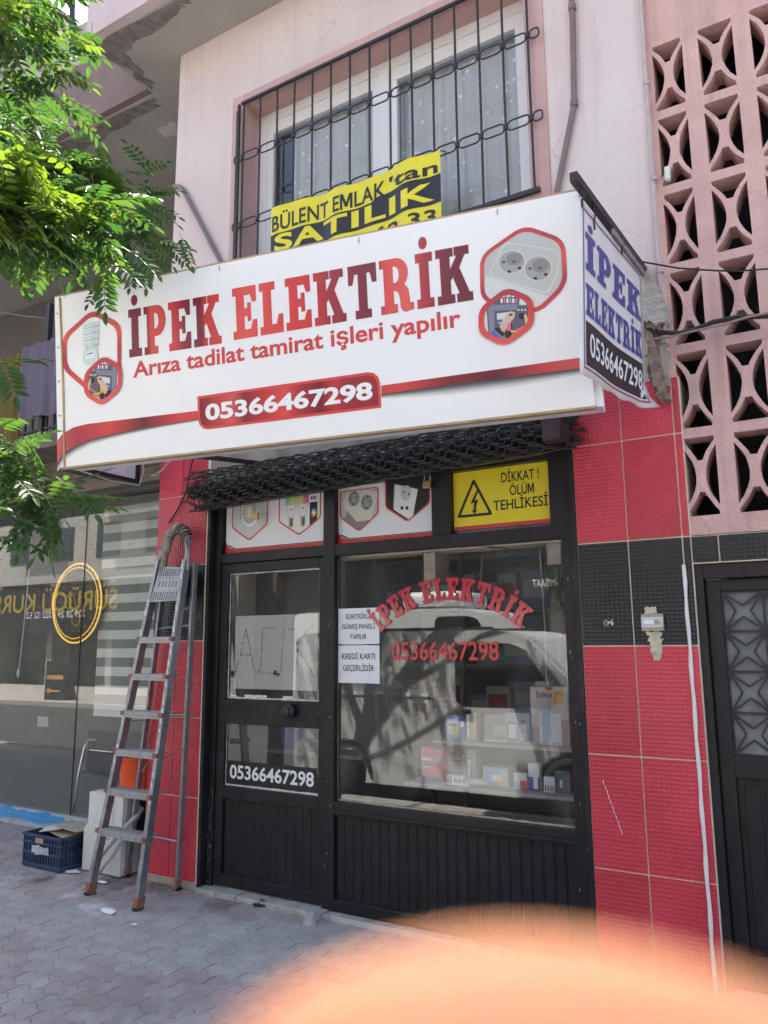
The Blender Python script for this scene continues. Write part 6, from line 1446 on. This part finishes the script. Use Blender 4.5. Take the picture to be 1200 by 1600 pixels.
limb([(-5.85,-2.75,3.0),(-4.6,-2.9,3.7),(-3.2,-3.1,4.2),(-2.6,-3.15,4.25)], .06, .015); limb([(-5.85,-2.75,3.0),(-5.6,-2.7,4.4),(-5.2,-2.5,5.5)], .06, .02); limb([(-5.85,-2.75,3.0),(-6.6,-3.0,4.4),(-7.6,-2.9,5.6)], .06, .02)
limb([(-5.4,-2.80,3.26),(-4.0,-3.05,3.4),(-2.4,-3.18,3.25)], .020, .008); limb([(-5.88,-2.75,2.6),(-4.2,-2.95,2.95),(-3.0,-3.05,2.8),(-2.4,-3.02,2.5)], .016, .006); limb([(-4.6,-2.9,3.7),(-3.8,-2.4,4.1),(-3.1,-2.1,4.1)], .03, .01)
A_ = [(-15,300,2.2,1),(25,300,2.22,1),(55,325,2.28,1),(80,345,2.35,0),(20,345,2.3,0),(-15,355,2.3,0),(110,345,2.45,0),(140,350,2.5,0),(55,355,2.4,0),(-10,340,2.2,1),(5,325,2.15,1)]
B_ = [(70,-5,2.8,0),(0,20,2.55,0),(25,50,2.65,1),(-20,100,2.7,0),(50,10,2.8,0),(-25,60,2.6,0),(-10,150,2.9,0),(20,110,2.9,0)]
C_ = [(-10,190,3.8,0),(20,195,4.0,0),(10,245,3.8,0),(65,250,4.0,0),(110,275,4.1,0),(150,300,4.1,0),(110,335,3.9,0),(165,345,4.0,0),(195,365,3.9,0),(60,300,3.8,0),(-10,290,3.7,0),(175,320,4.2,0),(30,215,4.1,0),(85,310,4.2,0),(-20,240,4.1,0),(135,365,4.0,0),(95,265,3.9,0),(40,340,4.1,0),(210,340,4.2,0)]
D_ = [(0,715,2.5,0),(30,740,2.5,0),(5,790,2.5,0),(60,770,2.5,0),(80,790,2.48,0),(-10,830,2.45,0),(20,700,2.6,0),(-20,590,2.2,0)]
ends = {'A': Vector((-2.4,-3.18,3.25)), 'B': Vector((-2.6,-3.15,4.2)), 'C': Vector((-3.1,-2.1,4.1)), 'D': Vector((-2.4,-3.02,2.5))}
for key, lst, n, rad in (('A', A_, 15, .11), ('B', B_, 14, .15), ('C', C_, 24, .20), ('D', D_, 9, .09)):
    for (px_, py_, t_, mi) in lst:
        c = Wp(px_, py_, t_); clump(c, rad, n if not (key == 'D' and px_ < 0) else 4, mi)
        e = ends[key]; mid = e.lerp(c, .5)+Vector((0,0,.06)); twg.tube([e, mid, c], [.008,.005,.003], 5, cap=False)
# separate leaf stalks that stand clear of the mass
for (px_, py_, t_, d, L_l) in ((190,385,2.55,(.55,.05,-.35),.20), (160,412,2.42,(.18,.0,-.95),.17), (168,412,2.45,(.8,.1,-.35),.15), (88,745,2.48,(.7,.1,-.40),.22), (70,790,2.48,(.25,.1,-1),.20), (215,320,4.0,(.5,.3,-.2),.24), (238,375,3.8,(.6,.2,-.1),.22), (60,110,2.5,(.8,.1,.1),.2), (0,560,2.25,(.5,0,-.6),.16)):
    pinnate(Wp(px_, py_, t_), Vector(d), Vector((rnd.uniform(-.4,.4), -.6, .8)), L_l, 6, .0100, .050, 0)
for _ in range(120):
    a = rnd.uniform(0, 2*math.pi); r_ = rnd.uniform(.2, 1.5); c = Vector((-7.2+r_*math.cos(a)*1.6, -2.9+r_*math.sin(a)*.9, rnd.uniform(3.9, 6.6)-r_*.3)); clump(c, .32, 11, 0, .24)
trk.build('trunk', BARK, tree, smooth=True); twg.build('twig', STEM, tree, recalc=False)
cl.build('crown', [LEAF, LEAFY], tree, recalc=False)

# ================================================================== ACROSS THE STREET (seen in the glass)
def van(name, label, x0, L, yn, wid, zr, zb, m, dome, group=None):
    """x0 rear, nose towards +x; yn near side, zb road level, zr roof"""
    t = thing(name, label, 'van', (x0+L/2, yn-wid/2, zb)); h = zr-zb
    prof = [(0,.28),(0,.55),(.02,h-.10),(.10,h-.02),(.35,h),(L-1.75,h),(L-1.45,h-.06),(L-.85,h*.60),(L-.25,h*.50),(L-.03,h*.42),(L,.30),(L-.05,.22),(.05,.22)]
    MB().prism(round_poly(prof, .10, 3), lambda u, v: (x0+u, yn, zb+v), lambda u, v: (x0+u, yn-wid, zb+v)).build('body', m, t, bevel=.05, seg=3)
    mb = MB(); wp = [(L-2.30,h*.60),(L-2.30,h-.22),(L-2.22,h-.15),(L-1.62,h-.15),(L-1.42,h-.22),(L-1.06,h*.62),(L-1.14,h*.58),(L-2.20,h*.575)]
    for yy, e in ((yn, .004), (yn-wid, -.004)): mb.prism(round_poly(wp, .05, 3), lambda u, v: (x0+u, yy+e, zb+v), lambda u, v: (x0+u, yy-e, zb+v))
    mb.build('side_window', mat('van_dark_glass', (.01,.011,.013), .06), t)
    mb = MB().box(x0+L-2.40, x0+L-2.394, yn-.002, yn+.0015, zb+.30, zr-.12).box(x0+.5, x0+L-2.6, yn-.002, yn+.012, zb+1.28-.01, zb+1.295).box(x0+1.2, x0+1.205, yn-.002, yn+.0015, zb+.35, zr-.15); mb.build('seam', mat('van_trim_white', (.82,.82,.8), .3), t)
    MB().box(x0+L-2.30, x0+L-2.10, yn+.002, yn+.035, zb+1.09, zb+1.15).build('door_handle', CABLE, t, bevel=.01)
    for xx in (.80, L-.95):
        for yy, s in ((yn, 1), (yn-wid, -1)):
            wv = MB().cyl((x0+xx, yy-s*.20, zb+.315), (x0+xx, yy+s*.012, zb+.315), .315, 24); wo_ = wv.build('wheel', CABLE, t, smooth=True, bevel=.03)
            MB().cyl((x0+xx, yy+s*.005, zb+.315), (x0+xx, yy+s*.022, zb+.315), .20, 12).build('rim', STEEL, wo_)
            MB().tube([(x0+xx+.38*math.cos(R(a)), yy+s*.002, zb+.33+.38*math.sin(R(a))) for a in range(0, 181, 15)], .03, 6).build('wheel_arch', BLACKM, t)
    if dome:
        MB().box(x0+L-3.2, x0+L-1.9, yn-wid+.3, yn-.3, zr+.005, zr+.35).build('roof_unit', m, t, bevel=.14, seg=4)
    MB().box(x0+.3, x0+L-1.9, yn-.25, yn-.20, zr+.01, zr+.045).box(x0+.3, x0+L-1.9, yn-wid+.20, yn-wid+.25, zr+.01, zr+.045).build('roof_rail', BLACKM, t)
    MB().box(x0+L-1.60, x0+L-1.45, yn+.0, yn+.16, zb+h*.60, zb+h*.72).build('mirror', CABLE, t, bevel=.02)
VW = mat('van_white_paint', (.74,.74,.73), .25, var=.02)
van('delivery_van', 'white panel van parked at the kerb, reflected in the shop pane', -6.28, 4.65, -3.62, 1.82, 1.93, -.12, VW, False)
van('minibus', 'taller white van with a roof unit across the road, reflected in the shop pane', -9.8, 5.6, -8.2, 2.0, 2.42, -.12, VW, True)
ob = thing('opposite_building', 'pale sunlit block across the street with dark shop fronts', 'building', (-15, -20, 0))
OF = mat('opposite_render', (.55,.52,.47), .9, var=.08, scale=1); OD = mat('opposite_dark_front', (.03,.03,.032), .3, var=.3, scale=1)
o_ = MB().box(-48, 14, -26, -16.4, 4.6, 13.5); o_.build('wall', OF, ob); MB().box(-48, 14, -26, -17.4, 0, 4.6).build('dark_front', OD, ob)
o_ = MB()
for k in range(16): o_.box(-47+k*4, -46.6+k*4, -17.4, -16.42, 0, 4.6)
o_.build('pillar', mat('opposite_pillar', (.30,.27,.24), .8), ob)
o_ = MB()
for k in range(20):
    for z in (5.6, 8.6, 11.2): o_.box(-46.5+k*3.1, -45.0+k*3.1, -16.39, -16.36, z, z+1.5)
o_.build('window', mat('opposite_window', (.05,.06,.07), .1), ob)
o_ = MB()
for k in range(10): o_.box(-46+k*6.2, -43+k*6.2, -16.36, -15.3, 7.9, 8.05).box(-46+k*6.2, -43+k*6.2, -15.36, -15.3, 8.05, 8.9)
o_.build('balcony', WHITEP, ob)
osn = thing('opposite_shop_sign', 'long black fascia sign with gold lettering across the street, mirrored in the wide shop glass', 'sign', (-30, -16.2, 3))
YS = -16.0; YV = 2*.68-YS
pL_, pR_ = P(-60,950,YV), P(186,942,YV); ztop, zbot = P(60,918,YV).z, P(60,990,YV).z
MB().box(pL_.x-4, pR_.x+.8, YS-.2, YS, zbot, ztop).build('panel', INK, osn)
mb = MB(); put_text(mb, 'SÜRÜCÜ KURSLARI', lambda u, v: Vector((u, YS+.01, v)), P(182,942,YV).x, P(-58,945,YV).x, P(90,955,YV).z, (P(60,928,YV).z-P(60,957,YV).z), .01); mb.build('lettering', GOLD, osn, recalc=False)
mb = MB(); put_text(mb, '229 28 29 - 322 52 52', lambda u, v: Vector((u, YS+.01, v)), P(132,954,YV).x, P(40,960,YV).x, P(60,966,YV).z, (P(60,955,YV).z-P(60,965,YV).z), .01); mb.build('lettering', WHITE, osn, recalc=False)
oi = thing('building_supply_sign', 'dark sign for building work across the street, mirrored in the shop pane', 'sign', (-6.5, -16.2, 3.2)); YV2 = 2*.105+16.0
a_, b_ = P(872,912,YV2), P(832,912,YV2); zt_ = P(850,905,YV2).z; zb_ = P(850,917,YV2).z
MB().box(b_.x-.8, a_.x+1.2, -16.2, -16.0, zb_-.3, zt_+.4).build('panel', OD, oi); mb = MB(); put_text(mb, 'İNŞAAT', lambda u, v: Vector((u, -15.99, v)), a_.x, b_.x, zb_, zt_-zb_, .01); mb.build('lettering', WHITE, oi, recalc=False)
ab = thing('pavement_sign', 'small black standing sign with an orange arrow mirrored in the wide shop glass', 'sign', (-23.5, -10.6, .02)); YA = 2*.68+10.6
a_ = P(98,1098,YA).x; b_ = P(66,1100,YA).x; 
MB().prism([(0,0),(.04,1.25),(.10,1.25),(.5,0)], lambda u, v: (b_, -10.6-u, .02+v), lambda u, v: (a_, -10.6-u, .02+v)).build('board', INK, ab); mb = MB(); w_ = a_-b_
mb.box(b_+.1*w_, a_-.1*w_, -10.61, -10.598, .68, .82).box(b_+.25*w_, b_+.75*w_, -10.61, -10.598, .28, .34); mb.prism([(b_+.25*w_,.20),(b_+.25*w_,.42),(b_+.08*w_,.31)], lambda u, v: (u, -10.598, v), lambda u, v: (u, -10.61, v)); mb.build('arrow', ORI, ab)

# ================================================================== THE PHOTOGRAPHER'S HAND IN FRONT OF THE LENS
def skin_mat():
    m = bpy.data.materials.new('skin'); m.use_nodes = True; b = m.node_tree.nodes['Principled BSDF']
    b.inputs['Base Color'].default_value = (.155,.070,.038,1); b.inputs['Roughness'].default_value = .75; b.inputs['Specular IOR Level'].default_value = .15
    b.inputs['Subsurface Weight'].default_value = 1.0; b.inputs['Subsurface Radius'].default_value = (1.0,.42,.20); b.inputs['Subsurface Scale'].default_value = .012
    return m
SKIN = skin_mat()
per_ = thing('person', 'blurred fingertip of the person taking the picture, close to the lens', 'person', tuple(CAM+Vector((0,-.05,-.12))))
def H(r_, u_, f_): return CAM + CR*r_ + CU*u_ + CF*f_
tip = H(-.0055, -.0335, .031)
chains = [   # finger chains: first point is in the palm; last is the tip; (point, radius)
    [(H(.058,-.105,-.010), .016), (H(.054,-.080,.004), .0115), (H(.044,-.056,.018), .0112), (H(.031,-.040,.0275), .0118), (H(.0175,-.0318,.0305), .0118), (H(.0085,-.0296,.031), .0118), (H(.0035,-.0301,.031), .0118), (H(-.0010,-.0312,.031), .0115), (tip, .0108)],
    [(H(.070,-.105,-.012), .016), (H(.066,-.078,.012), .0105), (H(.048,-.060,.026), .0098), (H(.036,-.052,.030), .0090), (H(.028,-.048,.031), .0075)],
    [(H(.083,-.108,-.012), .015), (H(.082,-.084,.012), .0100), (H(.064,-.068,.026), .0092), (H(.050,-.062,.030), .0085), (H(.043,-.060,.031), .0072)],
    [(H(.092,-.114,-.012), .013), (H(.094,-.096,.008), .0085), (H(.080,-.082,.020), .0080), (H(.068,-.078,.025), .0072), (H(.062,-.076,.026), .0062)],
    [(H(.050,-.122,-.022), .016), (H(.040,-.100,-.030), .0125), (H(.028,-.078,-.030), .0115), (H(.016,-.064,-.027), .0105), (H(.010,-.058,-.025), .0085)]]
verts = []; edges = []; rad = []
def addv(p, r_): verts.append(p); rad.append(r_); return len(verts)-1
root = addv(H(.070,-.130,-.022), .024); wr = addv(H(.085,-.175,-.055), .023); f1_ = addv(H(.10,-.25,-.13), .032); el = addv(H(.13,-.38,-.24), .040)
edges += [(root, wr), (wr, f1_), (f1_, el)]
for c in chains:
    prev = root
    for p, r_ in c: i = addv(p, r_); edges.append((prev, i)); prev = i
me = bpy.data.meshes.new('hand'); off = world_loc(per_); me.from_pydata([tuple(v-off) for v in verts], edges, [])
ho = bpy.data.objects.new('body', me); COL.objects.link(ho); ho.parent = per_
ho.modifiers.new('skin', 'SKIN'); sv = me.skin_vertices[0].data
for i, r_ in enumerate(rad): sv[i].radius = (r_, r_); sv[i].use_root = (i == 0)
ss = ho.modifiers.new('sub', 'SUBSURF'); ss.levels = 2; ss.render_levels = 2; me.materials.append(SKIN)
slv = MB().tube([H(.097,-.235,-.115), H(.10,-.25,-.13), H(.115,-.32,-.19), H(.135,-.40,-.255)], [.040,.043,.050,.055], 16, cap=False); slv.build('sleeve', mat('dark_sleeve', (.03,.035,.05), .9), per_, smooth=True, solid=.003)
